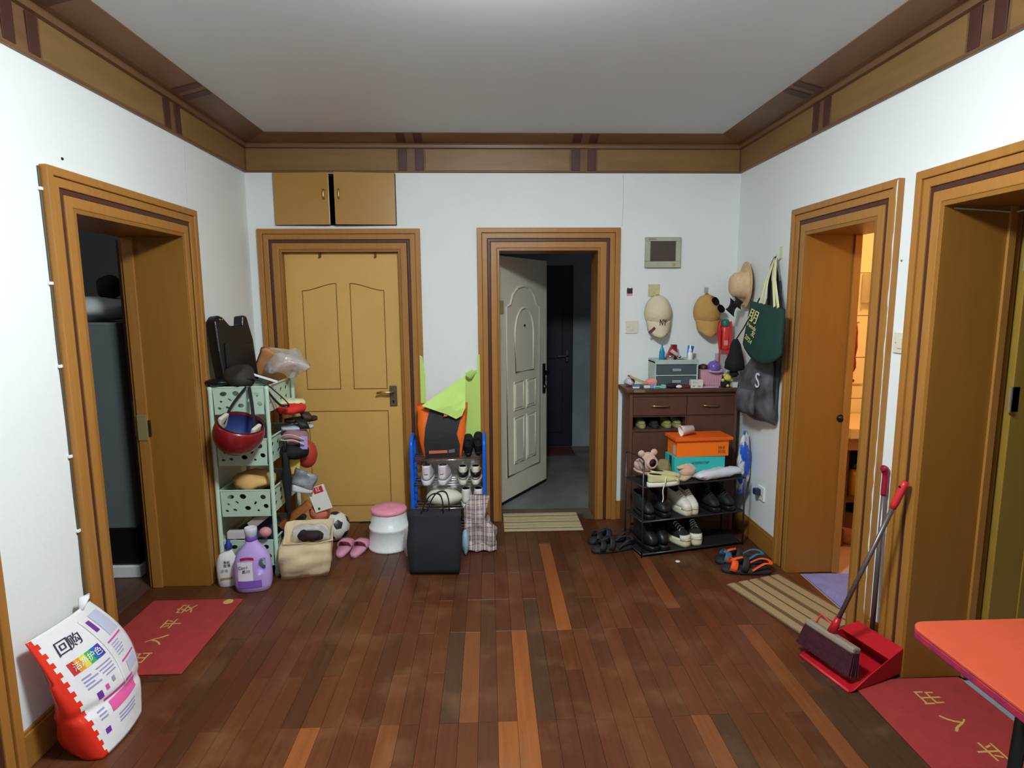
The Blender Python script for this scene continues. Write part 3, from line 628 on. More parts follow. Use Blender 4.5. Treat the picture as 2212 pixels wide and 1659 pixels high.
def pillow(bm, w, h, t, mat=None, n=10, pinch=0.0):
    rings = []
    def side(s):
        for i in range(n + 1): pass
    V1 = {}
    for s in (1, -1):
        for i in range(n + 1):
            for j in range(n + 1):
                u, v = i / n * 2 - 1, j / n * 2 - 1
                e = i in (0, n) or j in (0, n)
                if s == -1 and e: V1[(s, i, j)] = V1[(1, i, j)]; continue
                z = s * t / 2 * ((1 - u ** 4) * (1 - v ** 4)) ** 0.6
                k = 1 - pinch * v * v
                p = Vector((u * w / 2 * k, z, v * h / 2)); V1[(s, i, j)] = bm.verts.new(mat @ p if mat is not None else p)
    for s in (1, -1):
        for i in range(n):
            for j in range(n):
                f = (V1[(s, i, j)], V1[(s, i + 1, j)], V1[(s, i + 1, j + 1)], V1[(s, i, j + 1)])
                bm.faces.new(f if s == -1 else f[::-1])
def lump(name, label, cat, loc, r, mat, seed=1, amp=0.25, group=None, flat=True, parent=None, rz=0.0, sc=None):
    q = nb(); ball(q, (0, 0, r[2]), r, 18, 12); crumple(q, amp * min(r), sc or 0.9 / min(r), seed)
    if flat:
        for v in q.verts: v.co.z = max(v.co.z, 0.0)
    o = obj(name, q, mat, parent, loc=loc, rot=(0, 0, rz), smooth=True)
    return tag(o, label, cat, group) if label else o
def bag_body(bm, w, d, h, bulge=0.0, rows=8, amp=0.008, seed=1.0, wt=None, dt=None, open_top=True, n=7):
    """soft upright bag, base centred at origin, width along x, depth along y"""
    R = []; wt = wt or w; dt = dt or d
    def rr(ww, dd, z):
        pts = []
        for sx, sy, ex, ey in ((-1, -1, 1, -1), (1, -1, 1, 1), (1, 1, -1, 1), (-1, 1, -1, -1)):
            for k in range(n): f = k / n; pts.append(((sx + (ex - sx) * f) * ww / 2, (sy + (ey - sy) * f) * dd / 2, z))
        return pts
    for i in range(rows + 1):
        f = i / rows; bu = bulge * math.sin(PI * min(1, f * 1.1 + .05))
        R.append(rr(w + (wt - w) * f + bu * .4, d + (dt - d) * f + bu, h * f))
    out = []
    for i, ring in enumerate(R):
        o2 = []
        for p in ring:
            v = Vector(p)
            if i: v += noise.noise_vector(v * 11 + Vector((seed, 0, seed))) * amp * (1 if i < rows else .6)
            o2.append(v)
        out.append(o2)
    if open_top:
        cx = Vector((0, 0, 0)); top = out[-1]
        out.append([Vector((p.x * .97, p.y * .94, p.z - 0.002)) for p in top]); out.append([Vector((p.x * .92, p.y * .86, p.z - h * .35)) for p in top])
    loft(bm, out, True, True)
def cap_hat(parent, crown, brim, r=(0.095, 0.105, 0.115), extra=None):
    """baseball cap hung by its strap: crown bulges toward -y, brim hangs down; origin = hook point on wall"""
    q = nb()
    def f(u, v):
        a = PI * u; e = v * PI / 2
        return (r[0] * math.cos(a) * math.cos(e) , -r[1] * math.sin(a) * math.cos(e) - 0.012, -0.135 + 0.125 * math.sin(e)) if False else None
    rings = []
    for j in range(9):
        e = j / 8 * PI / 2 * 0.98
        rings.append([(r[0] * math.cos(e) * math.cos(2 * PI * i / 24), -0.02 - r[1] * math.sin(e) * 1.0, -0.135 + r[2] * math.cos(e) * math.sin(2 * PI * i / 24) * (1.08 if math.sin(2 * PI * i / 24) > 0 else 0.92)) for i in range(24)])
    loft(q, rings, False, True); c = obj('crown', q, crown, parent, smooth=True, solid=0.003)
    for k in range(3):
        a = k * PI / 3 + PI / 6
        s = nb(); tube(s, [(r[0] * 1.012 * math.cos(e) * math.cos(a), -0.021 - r[1] * 1.012 * math.sin(e), -0.135 + r[2] * 1.012 * math.cos(e) * math.sin(a)) for e in [PI * t_ / 14 for t_ in range(1, 14)]], 0.0014, 5); obj('seam', s, crown, c)
    s = nb(); ball(s, (0, -0.02 - r[1], -0.135), (0.007, 0.004, 0.007), 10, 6); obj('button', s, crown, c, smooth=True)
    q = nb()
    def g(u, v):
        x = (u * 2 - 1); ww = 0.088 * (1 - 0.12 * v); y0 = -0.075 - 0.03 * (1 - x * x)
        edge = 0.105 * (1 - 0.35 * abs(x) ** 2.4)
        return (x * ww, y0 - 0.025 * v * 0.6 + 0.035 * x * x * (0.6 + .4 * v) + 0.0, -0.185 - edge * v - 0.012 * (1 - x * x))
    grid(q, g, 14, 6); obj('brim', q, brim, parent, smooth=True, solid=0.004)
    q = nb(); tube(q, spline([(-0.03, -0.02, -0.05), (-0.015, -0.012, -0.012), (0.0, -0.010, -0.002), (0.015, -0.012, -0.012), (0.03, -0.02, -0.05)], 4), 0.006, 6, flat=0.4); obj('back_strap', q, crown, parent, smooth=True)
def packet(name, label, cat, mw, w, h, t_, mat, group=None, pinch=0.0, amp=0.004, seed=1, parent=None):
    q = nb(); pillow(q, w, h, t_, None, 10, pinch); crumple(q, amp, 22, seed)
    o = obj(name, q, mat, parent, smooth=True); o.matrix_local = mw
    return tag(o, label, cat, group) if label else o
def TR_(loc, rx=0, ry=0, rz=0): return Matrix.Translation(loc) @ Matrix.Rotation(math.radians(rz), 4, 'Z') @ Matrix.Rotation(math.radians(ry), 4, 'Y') @ Matrix.Rotation(math.radians(rx), 4, 'X')
def doormat(name, label, x0, y0, x1, y1, h, mat, rz=0.0):
    t = thing(name, label, 'mat', ((x0 + x1) / 2, (y0 + y1) / 2, 0.0005), (0, 0, rz)); w, d = (x1 - x0) / 2, (y1 - y0) / 2
    bx('mat_body', -w, -d, 0, w, d, h, mat, t, bevel=0.003); return t, w, d
# ================================================================ LEFT SIDE
MINT = M('mint plastic', (188, 212, 192), 0.4)
t = thing('plastic_rack', 'pale mint plastic rack of four perforated baskets by left wall', 'rack', (-1.425, 3.62, 0))
hx, hy = 0.158, 0.225
for sx in (-1, 1):
    for sy in (-1, 1):
        q = nb(); lathe(q, [(0.016, 0.0), (0.016, 0.03), (0.0125, 0.04), (0.0125, 1.10), (0.014, 1.12), (0.012, 1.135)], 12, Matrix.Translation((sx * hx, sy * hy, 0))); obj('post', q, MINT, t, smooth=True)
random.seed(3)
for zt in (1.13, 0.828, 0.524, 0.219):
    q = nb(); bh = 0.155; fw = 0.285; zb = zt - bh
    for side in (-1, 1):
        hs = []
        for cx, cz, rx, rz, a in ((-0.10, 0.115, .016, .014, 0), (-0.115, 0.06, .015, .013, .5), (0.015, 0.12, .019, .015, .2), (0.085, 0.118, .020, .013, -.2), (-0.055, 0.08, .006, .011, .6), (0.05, 0.085, .012, .005, .6), (0.10, 0.075, .008, .006, 0), (-0.01, 0.05, .017, .013, .1), (0.065, 0.04, .012, .007, .3), (-0.07, 0.035, .008, .006, 0), (0.11, 0.035, .010, .007, .3)):
            hs.append((cx * side, cz, rx, rz, a * side))
        hole_panel(q, fw * .97, bh, hs, Matrix.Translation((0, side * hy, zb)), fw)
    hl = [(cx, cz, .018, .012, .3) for cx in (-.14, -.05, .05, .14) for cz in (0.05, 0.105)]
    for side in (-1, 1): hole_panel(q, 0.42, bh, hl, Matrix.Translation((side * 0.142, 0, zb)) @ Matrix.Rotation(PI / 2, 4, 'Z'), 0.43)
    g = [q.verts.new((x, y, zb)) for x, y in ((-.14, -.222), (.14, -.222), (.14, .222), (-.14, .222))]; q.faces.new(g)
    bk = obj('basket', q, MINT, t, solid=0.003)
    q = nb(); tube(q, [(-.15, -hy, zt), (.15, -hy, zt), (.15, hy, zt), (-.15, hy, zt)], 0.006, 6, True); obj('rim', q, MINT, bk)
# top basket: leather bag
LEA = M('black leather', (17, 17, 19), 0.32, bump=0.15, bscale=120)
pA, pB, pC = Vector((-1.53, 3.425, 1.13)), Vector((-1.455, 3.72, 1.13)), Vector((-1.575, 3.425, 1.535))
mw = frame(pA, pB - pA, pC - pA); wb_, hb_ = (pB - pA).length, (pC - pA).length
t = thing('leather_bag', 'black leather shoulder bag standing in the top basket', 'bag'); t.matrix_world = mw
ol = [(0, 0), (wb_, -0.0), (wb_ * 1.02, hb_ * .62), (wb_ * .97, hb_ * .8), (wb_ * .93, hb_ * .97), (wb_ * .80, hb_ * .99), (wb_ * .74, hb_ * .84), (wb_ * .40, hb_ * .84), (wb_ * .22, hb_ * .97), (wb_ * .10, hb_ * 1.0), (-0.005, hb_ * .92), (-.01, hb_ * .5)]
q = nb(); prism(q, ol, -0.035, 0.035); obj('body', q, LEA, t, bevel=0.014, seg=3, smooth=False)
q = nb(); prism(q, [(wb_ * .05, hb_ * .1), (wb_ * .95, hb_ * .1), (wb_ * .93, hb_ * .55), (wb_ * .12, hb_ * .6)], 0.035, 0.042); obj('pocket', q, LEA, t, bevel=0.004)
for x in (0.03, 0.05):
    q = nb(); ball(q, (x, hb_ * .93, 0.038), 0.006, 8, 6); obj('stud', q, BRASS, t, smooth=True)
lump('folded_pouch', 'dark brown folded pouch in front of the leather bag', 'pouch', (-1.44, 3.45, 1.10), (0.09, 0.07, 0.075), M('dark brown nylon', (44, 36, 30), 0.7), 4, 0.3)
lump('black_wallet', 'flat black pouch with metal clasp on the basket rim', 'pouch', (-1.545, 3.415, 1.138), (0.07, 0.05, 0.022), LEA, 6, 0.3)
q = nb(); tube(q, spline([(-1.44, 3.40, 1.17), (-1.36, 3.42, 1.175), (-1.29, 3.43, 1.15), (-1.235, 3.46, 1.09), (-1.195, 3.50, 1.03), (-1.19, 3.52, 1.0), (-1.225, 3.50, 1.005), (-1.255, 3.47, 1.05), (-1.28, 3.45, 1.10), (-1.30, 3.46, 1.13)], 5), 0.010, 8, flat=0.35)
tag(obj('bag_strap', q, LEA, smooth=True), 'black leather strap looping over the side of the rack', 'strap')
packet('kraft_envelope', 'brown kraft paper envelope behind the clear bag', 'envelope', TR_((-1.34, 3.74, 1.21), 20, 25, 10), 0.22, 0.20, 0.012, M('kraft paper', (192, 132, 82), 0.8, var=0.1), amp=0.008)
packet('paper_sheet', 'pale brown paper corner rising behind the envelope', 'paper', TR_((-1.30, 3.80, 1.25), 15, 10, 8), 0.20, 0.14, 0.004, M('pale kraft', (184, 168, 134), 0.8), amp=0.004, seed=4)
CLR = M('crinkled clear plastic', (232, 232, 232), 0.18, alpha=0.42, var=0.12, scale=20, bump=0.8, bscale=30)
lump('plastic_bag', 'crumpled clear plastic bag on the top basket', 'bag', (-1.255, 3.72, 1.135), (0.13, 0.12, 0.09), CLR, 9, 0.75)
q = nb(); box(q, -0.09, -0.004, 0, 0.09, 0.004, 0.012); o = obj('white_card', q, WHT); o.matrix_world = TR_((-1.315, 3.46, 1.175), 0, 20, 8); tag(o, 'narrow white card edge lying above the strap', 'card')
# helmet hung on the front
RED = M('dark red gloss helmet', (134, 26, 32), 0.28, coat=0.3, var=0.15, scale=10)
t = thing('helmet', 'dark red motorbike helmet hanging open side up on the mint rack', 'helmet', (-1.385, 3.275, 0.90))
hm = Matrix.Rotation(math.radians(20), 4, 'Y') @ Matrix.Rotation(math.radians(9), 4, 'X')
def dome(r, cut, n=28, k=12, sc=(1, 1, 1)):
    q = nb(); rings = []
    for j in range(k + 1):
        e = -PI / 2 * 0.985 + (cut + PI / 2) * j / k
        rings.append([(r * math.cos(e) * math.cos(2 * PI * i / n) * sc[0], r * math.cos(e) * math.sin(2 * PI * i / n) * sc[1], r * math.sin(e) * sc[2]) for i in range(n)])
    loft(q, rings, True, False, True, hm); return q
obj('shell', dome(0.128, 0.42, sc=(1, 1.12, 1.0)), RED, t, smooth=True, solid=0.006)
obj('lining', dome(0.115, 0.36, sc=(1, 1.12, 1.0)), M('navy lining', (44, 62, 120), 0.6), t, smooth=True)
q = nb(); lathe(q, [(0.117, 0.048), (0.122, 0.055), (0.120, 0.060), (0.112, 0.054)], 28, hm, False, False, 1, 1.12); obj('rim_trim', q, M('dark trim', (60, 24, 26), 0.5), t, smooth=True)
for sx, a in ((-1, 20), (1, -10)):
    q = nb(); box(q, -0.012, -0.045, 0.0, 0.012, 0.045, 0.085, hm @ Matrix.Translation((sx * 0.092, -0.02, -0.01))); obj('cheek_pad', q, M('cream padding', (206, 198, 182), 0.8), t, bevel=0.008)
for x0, x1 in ((-0.05, 0.015), (0.06, 0.03)):
    q = nb(); tube(q, spline([hm @ Vector((x0 * 1.6, -0.03, 0.03)), Vector((x0, 0.05, 0.14)), Vector((x1, 0.10, 0.236))], 5), 0.009, 8, flat=0.3); obj('strap', q, BLKF, t, smooth=True)
for p, r in (((-0.085, -0.085, -0.02), 0.02), ((0.045, -0.11, -0.07), 0.022)):
    n_ = Vector(p).normalized(); q = nb(); lathe(q, [(r, 0), (r * .9, 0.002)], 14, frame(n_ * 0.1325, n_.orthogonal(), n_.cross(n_.orthogonal()))); obj('badge', q, M('worn silver badge', (170, 140, 140), 0.4, metal=0.4), t)
# things on the lower tiers, right side
CAP1 = M('red cloth', (212, 44, 36), 0.75); 
lump('red_cloth', 'bright red cap crammed in the second basket', 'cap', (-1.22, 3.66, 0.925), (0.085, 0.10, 0.035), CAP1, 3, 0.25)
t = thing('dark_sandal', 'dark strappy sandal stacked under the red cap', 'sandal', (-1.27, 3.66, 0.872), (0, 0.12, math.radians(-62)))
slide(t, 0.20, 0.085, 0.018, M('dark sandal sole', (40, 32, 30), 0.6), M('brown strap', (60, 38, 30), 0.6))
t = thing('pale_sandal', 'sandal with pale grey footbed leaning under the dark one', 'sandal', (-1.27, 3.60, 0.838), (0, 0.15, math.radians(-66)))
slide(t, 0.19, 0.08, 0.016, M('pale grey footbed', (176, 184, 196), 0.6), M('sandal black', (30, 28, 30), 0.6))
lump('cream_hat', 'folded cream sun hat in the second basket', 'hat', (-1.235, 3.72, 0.955), (0.08, 0.09, 0.028), M('cream yellow cloth', (226, 222, 176), 0.8), 12, 0.3)
t = thing('tote_handle_bag', 'dusky pink cloth bag with cream handles below the sandals', 'bag', (-1.20, 3.64, 0.735))
q = nb(); ball(q, (0, 0, 0.05), (0.085, 0.10, 0.055), 16, 10); crumple(q, 0.014, 14, 8); obj('body', q, M('dusky pink cloth', (150, 108, 112), 0.85), t, smooth=True)
for dy in (0, 0.03):
    q = nb(); tube(q, spline([(-0.07, -0.09 + dy, 0.05), (-0.03, -0.12, 0.085 - dy), (0.03, -0.12, 0.085 - dy), (0.08, -0.09, 0.05 - dy)], 5), 0.009, 6, flat=0.3); obj('handle', q, M('cream webbing', (226, 214, 190), 0.8), t, smooth=True)
lump('black_beanie', 'black cloth beanie with a lilac tag under the pink bag', 'hat', (-1.20, 3.60, 0.655), (0.085, 0.09, 0.05), BLKF, 5, 0.25)
bx('x', 0, 0, 0, .001, .001, .001, WHT); bpy.data.objects.remove(bpy.data.objects['x'])
q = nb(); box(q, -0.022, -0.002, -0.04, 0.022, 0.002, 0.04); o = obj('price_tag', q, M('lilac card', (176, 156, 212), 0.6)); o.matrix_world = TR_((-1.125, 3.56, 0.765), 0, 3, 0); tag(o, 'lilac hanging tag on the black beanie', 'tag')
q = nb(); ball(q, (0, 0, 0.0), (0.065, 0.065, 0.09), 18, 12); tag(obj('red_pouch', q, M('dull orange red nylon', (176, 62, 44), 0.4), loc=(-1.155, 3.70, 0.66), smooth=True), 'rounded orange red pouch bulging out of the rack', 'pouch')
t = thing('umbrella', 'closed black folding umbrella hanging beside the rack', 'umbrella', (-1.225, 3.52, 0.30))
q = nb(); lathe(q, [(0.004, 0.0), (0.010, 0.02), (0.026, 0.20), (0.030, 0.26), (0.016, 0.36), (0.010, 0.42)], 12); 
for v in q.verts: v.co.x *= 1 + 0.18 * math.sin(v.co.z * 60)
obj('canopy', q, BLKF, t, smooth=True)
q = nb(); lathe(q, [(0.010, 0.42), (0.012, 0.44), (0.012, 0.48), (0.008, 0.49)], 10); obj('grip', q, BLK, t, smooth=True)
packet('yellow_packet', 'small yellow packet behind the umbrella', 'packet', TR_((-1.205, 3.62, 0.60), 10, 0, 10), 0.06, 0.11, 0.015, M('yellow wrapper', (232, 200, 104), 0.5))
packet('mask_packet', 'silver and white mask packet hanging by the umbrella', 'packet', TR_((-1.135, 3.56, 0.535), 0, 25, 5), 0.14, 0.105, 0.03, M('silver film', (178, 184, 190), 0.25, var=0.5, var2=(50, 50, 56), scale=14), amp=0.008)
packet('white_packet', 'plain white packet under the silver one', 'packet', TR_((-1.15, 3.565, 0.475), 0, 8, 5), 0.13, 0.055, 0.03, M('white film', (225, 228, 232), 0.35), amp=0.006, seed=5)
t = thing('hang_card', 'white hang card with a red label sticking out of rack', 'card'); t.matrix_world = TR_((-1.06, 3.60, 0.40), 0, -18, 0)
bx('card', -0.055, -0.0015, -0.08, 0.055, 0.0015, 0.08, M('white card', (228, 226, 220), 0.5), t, bevel=0.001)
bx('red_label', -0.02, -0.0022, 0.035, 0.04, -0.0015, 0.075, M('red label', (196, 40, 40), 0.5), t)
text('红', 0.03, WHT, t, frame((0.01, -0.0024, 0.056), (1, 0, 0), (0, 0, 1)))
q = nb(); lathe(q, [(0.008, 0), (0.008, 0.0008)], 12, frame((-0.025, -0.0023, -0.06), (1, 0, 0), (0, 0, 1))); obj('logo_dot', q, M('maroon dot', (90, 40, 50)), t)
lump('orange_bundle', 'orange pink wrapped bundle below the hang card', 'bundle', (-1.085, 3.66, 0.215), (0.06, 0.06, 0.075), M('orange pink wrap', (214, 120, 92), 0.4, var=0.3), 7, 0.35)
q = nb(); box(q, -0.11, -0.03, 0, 0.11, 0.03, 0.05); o = obj('amber_carton', q, M('amber brown carton', (150, 88, 40), 0.5, var=0.4, scale=14), bevel=0.003); o.matrix_world = TR_((-1.19, 3.58, 0.285), 0, -38, 8); tag(o, 'long amber brown carton slanting out of third basket', 'box')
q = nb(); box(q, -0.10, -0.02, 0, 0.10, 0.02, 0.035); o = obj('dark_carton', q, BLK, bevel=0.003); o.matrix_world = TR_((-1.21, 3.55, 0.235), 0, -38, 5); tag(o, 'long black carton slanting under the amber one', 'box')
lump('tan_cloth', 'tan folded cloth lying in the third basket', 'cloth', (-1.415, 3.52, 0.50), (0.12, 0.12, 0.055), M('tan cloth', (214, 172, 104), 0.8, var=0.2), 2, 0.45)
lump('dark_cloth', 'dark maroon cloth under the tan cloth', 'cloth', (-1.42, 3.60, 0.376), (0.125, 0.19, 0.065), M('maroon cloth', (60, 34, 34), 0.9), 3, 0.3)
lump('navy_cloth', 'navy folded trousers in the lowest basket', 'clothes', (-1.43, 3.60, 0.072), (0.12, 0.17, 0.115), M('navy cloth', (40, 50, 72), 0.9), 6, 0.3)
lump('second_tier_clothes', 'dark mixed clothes filling the second basket', 'clothes', (-1.42, 3.62, 0.678), (0.12, 0.19, 0.07), M('mixed dark cloth', (70, 44, 40), 0.9), 8, 0.3)
q = nb(); box(q, -0.075, -0.02, 0, 0.075, 0.02, 0.045); o = obj('white_carton', q, M('grey white carton', (206, 200, 196), 0.6), bevel=0.003); o.matrix_world = TR_((-1.475, 3.42, 0.228), 0, 0, 2); tag(o, 'low grey white carton on lowest basket rim', 'box')
q = nb(); box(q, -0.08, -0.008, 0, 0.08, 0.008, 0.05); o = obj('cardboard_strip', q, M('grey cardboard', (176, 166, 150), 0.8)); o.matrix_world = TR_((-1.345, 3.43, 0.325), 0, -38, 0); tag(o, 'grey cardboard strip slanting behind the lilac bottle', 'cardboard')
q = nb(); ball(q, (0, 0, 0.03), (0.035, 0.03, 0.03), 14, 10); tag(obj('pink_ball', q, M('pink soap', (206, 140, 140), 0.5), loc=(-1.315, 3.37, 0.25), smooth=True), 'small pink round puff beside the bottle cap', 'puff')
# detergent bottles
LIL = M('lilac plastic', (188, 160, 222), 0.25, var=0.04)
t = thing('detergent_bottle', 'large lilac softener bottle with side handle on the floor', 'bottle', (-1.343, 3.235, 0), (0, 0, math.radians(8)))
q = nb(); R = []
for z, hw, hd in ((0.0, .082, .048), (0.006, .092, .055), (0.04, .099, .06), (0.10, .101, .061), (0.16, .097, .06), (0.20, .088, .056), (0.235, .068, .047), (0.262, .043, .036), (0.282, .030, .029), (0.296, .027, .027)):
    R.append([(hw * math.copysign(abs(math.cos(a)) ** .75, math.cos(a)), hd * math.copysign(abs(math.sin(a)) ** .75, math.sin(a)), z) for a in [2 * PI * i / 32 for i in range(32)]])
loft(q, R); body = obj('body', q, LIL, t, smooth=True)
cut = nb(); 
loft(cut, [[(0.057 + 0.021 * math.cos(a) + 0.006 * math.sin(a), y, 0.152 + 0.042 * math.sin(a)) for a in [2 * PI * i / 20 for i in range(20)]] for y in (-0.1, 0.1)])
cme = bpy.data.meshes.new('cut'); bmesh.ops.recalc_face_normals(cut, faces=cut.faces); cut.to_mesh(cme); cut.free(); co = bpy.data.objects.new('cut', cme); COL.objects.link(co); co.matrix_world = TR_((-1.343, 3.235, 0), 0, 0, 8)
def apply_bool(o, c):
    md = o.modifiers.new('b', 'BOOLEAN'); md.operation = 'DIFFERENCE'; md.object = c; md.solver = 'EXACT'
    bpy.context.view_layer.update()
    me = bpy.data.meshes.new_from_object(o.evaluated_get(bpy.context.evaluated_depsgraph_get())); o.modifiers.clear(); o.data = me
    for p in me.polygons: p.use_smooth = True
    bpy.data.objects.remove(c, do_unlink=True)
apply_bool(body, co)
q = nb(); lathe(q, [(0.030, 0.288), (0.032, 0.292), (0.031, 0.312), (0.029, 0.314)], 20); obj('neck_ring', q, M('violet plastic', (112, 76, 170), 0.35), t, smooth=True)
q = nb(); lathe(q, [(0.027, 0.312), (0.030, 0.316), (0.034, 0.345), (0.033, 0.362), (0.028, 0.364), (0.027, 0.35)], 24); obj('cap', q, M('milky clear cap', (214, 214, 226), 0.25, alpha=0.85), t, smooth=True)
def front_patch(name, x0, x1, z0, z1, mat, hw, hd, off=0.0012, nx=10, nz=6, shape=None, parent=t):
    q = nb()
    def fn(u, v):
        x = x0 + (x1 - x0) * u; z = z0 + (z1 - z0) * v
        if shape: x, z = shape(u, v, x, z)
        k = min(0.98, abs(x) / hw); a = math.acos(k ** (1 / .75)); y = -hd * math.sin(a) ** .75 - off
        return (x, y, z)
    grid(q, fn, nx, nz); return obj(name, q, mat, parent, smooth=True)
front_patch('label_white', -0.068, 0.012, 0.075, 0.185, M('label white', (232, 226, 236), 0.4), .101, .0615)
front_patch('label_violet', -0.07, 0.055, 0.035, 0.075, M('label violet', (134, 88, 190), 0.4), .100, .0615)
front_patch('label_ribbon', -0.052, 0.02, 0.19, 0.205, M('label red', (172, 40, 60), 0.4), .090, .0575, shape=lambda u, v, x, z: (x, z + .006 * (1 - (2 * u - 1) ** 2)))
text('Comfort', 0.026, INK, t, frame((-0.026, -0.0622, 0.153), (1, 0, 0), (0, 0, 1)), sx=.8)
text('柔顺', 0.022, INK, t, frame((-0.022, -0.0625, 0.128), (1, 0, 0), (0, 0, 1)))
t = thing('cleaner_bottle', 'white cleaner bottle with dark blue cap behind the lilac one', 'bottle', (-1.507, 3.285, 0), (0, 0, math.radians(10)))
q = nb(); R = []
for z, hw in ((0, .048), (0.006, .054), (0.05, .058), (0.11, .060), (0.16, .052), (0.19, .038), (0.205, .02), (0.215, .015), (0.222, .015)):
    R.append([(hw * math.cos(a) + (0.012 if z > .19 else 0), hw * .55 * math.sin(a), z) for a in [2 * PI * i / 24 for i in range(24)]])
loft(q, R); obj('body', q, M('white bottle', (228, 226, 220), 0.3), t, smooth=True)
q = nb(); lathe(q, [(0.019, 0.218), (0.020, 0.222), (0.019, 0.245), (0.012, 0.252), (0.010, 0.27), (0.005, 0.275)], 16, Matrix.Translation((0.012, 0, 0))); obj('cap', q, M('dark blue cap', (46, 52, 140), 0.3), t, smooth=True)
bx('label_band', -0.032, -0.0335, 0.05, 0.032, -0.030, 0.06, M('tan print', (176, 132, 104)), t)
for i, (s, z) in enumerate((('净彩', 0.15), ('去渍', 0.13), ('专用', 0.10))): text(s, 0.02, INK if i < 2 else M('grey print', (150, 150, 160)), t, frame((0.005 if i < 2 else -0.01, -0.0345, z), (1, 0, 0), (0, 0, 1)))
# kraft paper bag
KR = M('kraft bag paper', (216, 194, 156), 0.75, var=0.12, scale=6, bump=0.3, bscale=14)
t = thing('paper_bag', 'open kraft paper bag with clothes standing on the floor', 'bag', (-1.115, 3.44, 0), (0, 0, math.radians(10)))
q = nb(); bag_body(q, 0.26, 0.16, 0.285, 0.05, 12, 0.028, 2.0, 0.275, 0.18); 
for v in q.verts:
    v.co.x += 0.10 * v.co.z; v.co.z -= 0.09 * max(0, -v.co.y / 0.1) * (v.co.z / 0.285) ** 3
obj('bag', q, KR, t, smooth=True)
lump('plastic_lining', None, None, (0.03, 0.03, 0.165), (0.115, 0.07, 0.06), CLR, 3, 0.6, parent=t)
lump('dark_clothing', 'black and maroon cloth stuffed in the paper bag', 'clothes', (-1.075, 3.425, 0.20), (0.075, 0.05, 0.035), M('black maroon cloth', (46, 24, 30), 0.8, var=.5, scale=20), 5, 0.4)
lump('white_bag_left', 'wrinkled grey white bag squeezed between rack and paper bag', 'bag', (-1.205, 3.62, 0), (0.055, 0.10, 0.145), M('grey white plastic', (196, 190, 182), 0.5), 15, 0.35)
# football
t = thing('football', 'white football with black patches beside the paper bag', 'ball', (-1.06, 3.92, 0.098))
ph = (1 + 5 ** .5) / 2
iv = [Vector(p).normalized() for p in [(0, s, r * ph) for s in (1, -1) for r in (1, -1)] + [(s, r * ph, 0) for s in (1, -1) for r in (1, -1)] + [(r * ph, 0, s) for s in (1, -1) for r in (1, -1)]]
fn6 = []
for a in range(12):
    for b_ in range(a + 1, 12):
        for c in range(b_ + 1, 12):
            if iv[a].dot(iv[b_]) > .4 and iv[b_].dot(iv[c]) > .4 and iv[a].dot(iv[c]) > .4: fn6.append((iv[a] + iv[b_] + iv[c]).normalized())
rotb = Matrix.Rotation(0.5, 3, 'Z') @ Matrix.Rotation(0.62, 3, 'X')
q = nb(); bmesh.ops.create_icosphere(q, subdivisions=5, radius=0.098)
blk = nb(); wfaces = []
for f in q.faces:
    p = f.calc_center_median().normalized(); s5 = max(p.dot(rotb @ v) / 2.32744 for v in iv); s6 = sorted([p.dot(rotb @ v) / 2.26728 for v in fn6])[-2:]
    f.material_index = 1 if s5 > s6[-1] else 0
    f.smooth = True
obj('cover', q, [M('football white', (226, 224, 214), 0.4), M('football black', (44, 36, 40), 0.4)], t)
# pink slides
PK = M('dusty pink foam', (212, 148, 172), 0.55)
for i, (px, lab) in enumerate(((733, 'dusty pink slide sandal next to the paper bag'), (763, 'dusty pink slide sandal nearer the stool'))):
    p = Fp(px, 1206); t = thing('slide_sandal', lab, 'sandal', (p.x, p.y, 0.0), (0, 0, math.radians(-3 - 5 * i)), 'pink slide sandals'); slide(t, 0.235, 0.092, 0.026, PK, PK, 0.5, 0.86, 0.062)
# stool
t = thing('step_stool', 'round white plastic stool with pink top', 'stool', (-0.672, 3.80, 0), (0, 0, 0))
q = nb(); lathe(q, [(0.139, 0.0), (0.141, 0.006), (0.139, 0.018), (0.134, 0.022), (0.128, 0.125), (0.131, 0.13), (0.132, 0.142), (0.128, 0.150), (0.120, 0.152), (0.113, 0.235), (0.112, 0.245), (0.06, 0.245)], 40); obj('body', q, M('speckled white plastic', (232, 234, 236), 0.35, var=0.06, scale=60), t, smooth=True)
q = nb(); lathe(q, [(0.114, 0.238), (0.118, 0.245), (0.117, 0.258), (0.110, 0.266), (0.05, 0.268), (0.004, 0.268)], 40); obj('seat', q, M('pink seat plastic', (238, 152, 176), 0.35, var=0.05, scale=50), t, smooth=True)
q = nb(); lathe(q, [(0.006, 0.268), (0.004, 0.2695)], 10); obj('centre_mark', q, M('pink mark', (200, 110, 140)), t)
# ================================================================ CENTRE: BLUE RACK AND AROUND
BLU = M('blue plastic', (28, 104, 226), 0.3)
t = thing('blue_shoe_rack', 'blue sided shoe rack with chrome bars between the doors', 'rack', (-0.288, 4.065, 0))
rw = 0.248
for sx in (-1, 1):
    q = nb(); tube(q, spline([(sx * rw, -0.10, 0.0), (sx * rw, -0.10, 0.30), (sx * rw, -0.10, 0.58), (sx * rw, -0.085, 0.655), (sx * rw, -0.03, 0.685), (sx * rw, 0.03, 0.685), (sx * rw, 0.085, 0.655), (sx * rw, 0.10, 0.58), (sx * rw, 0.10, 0.30), (sx * rw, 0.10, 0.0)], 4), 0.0135, 10); sf = obj('side_frame', q, BLU, t, smooth=True)
    for z in (0.53, 0.355, 0.185, 0.04): bx('cross_bar', sx * rw - 0.008, -0.10, z - 0.014, sx * rw + 0.008, 0.10, z + 0.006, BLU, sf, bevel=0.003)
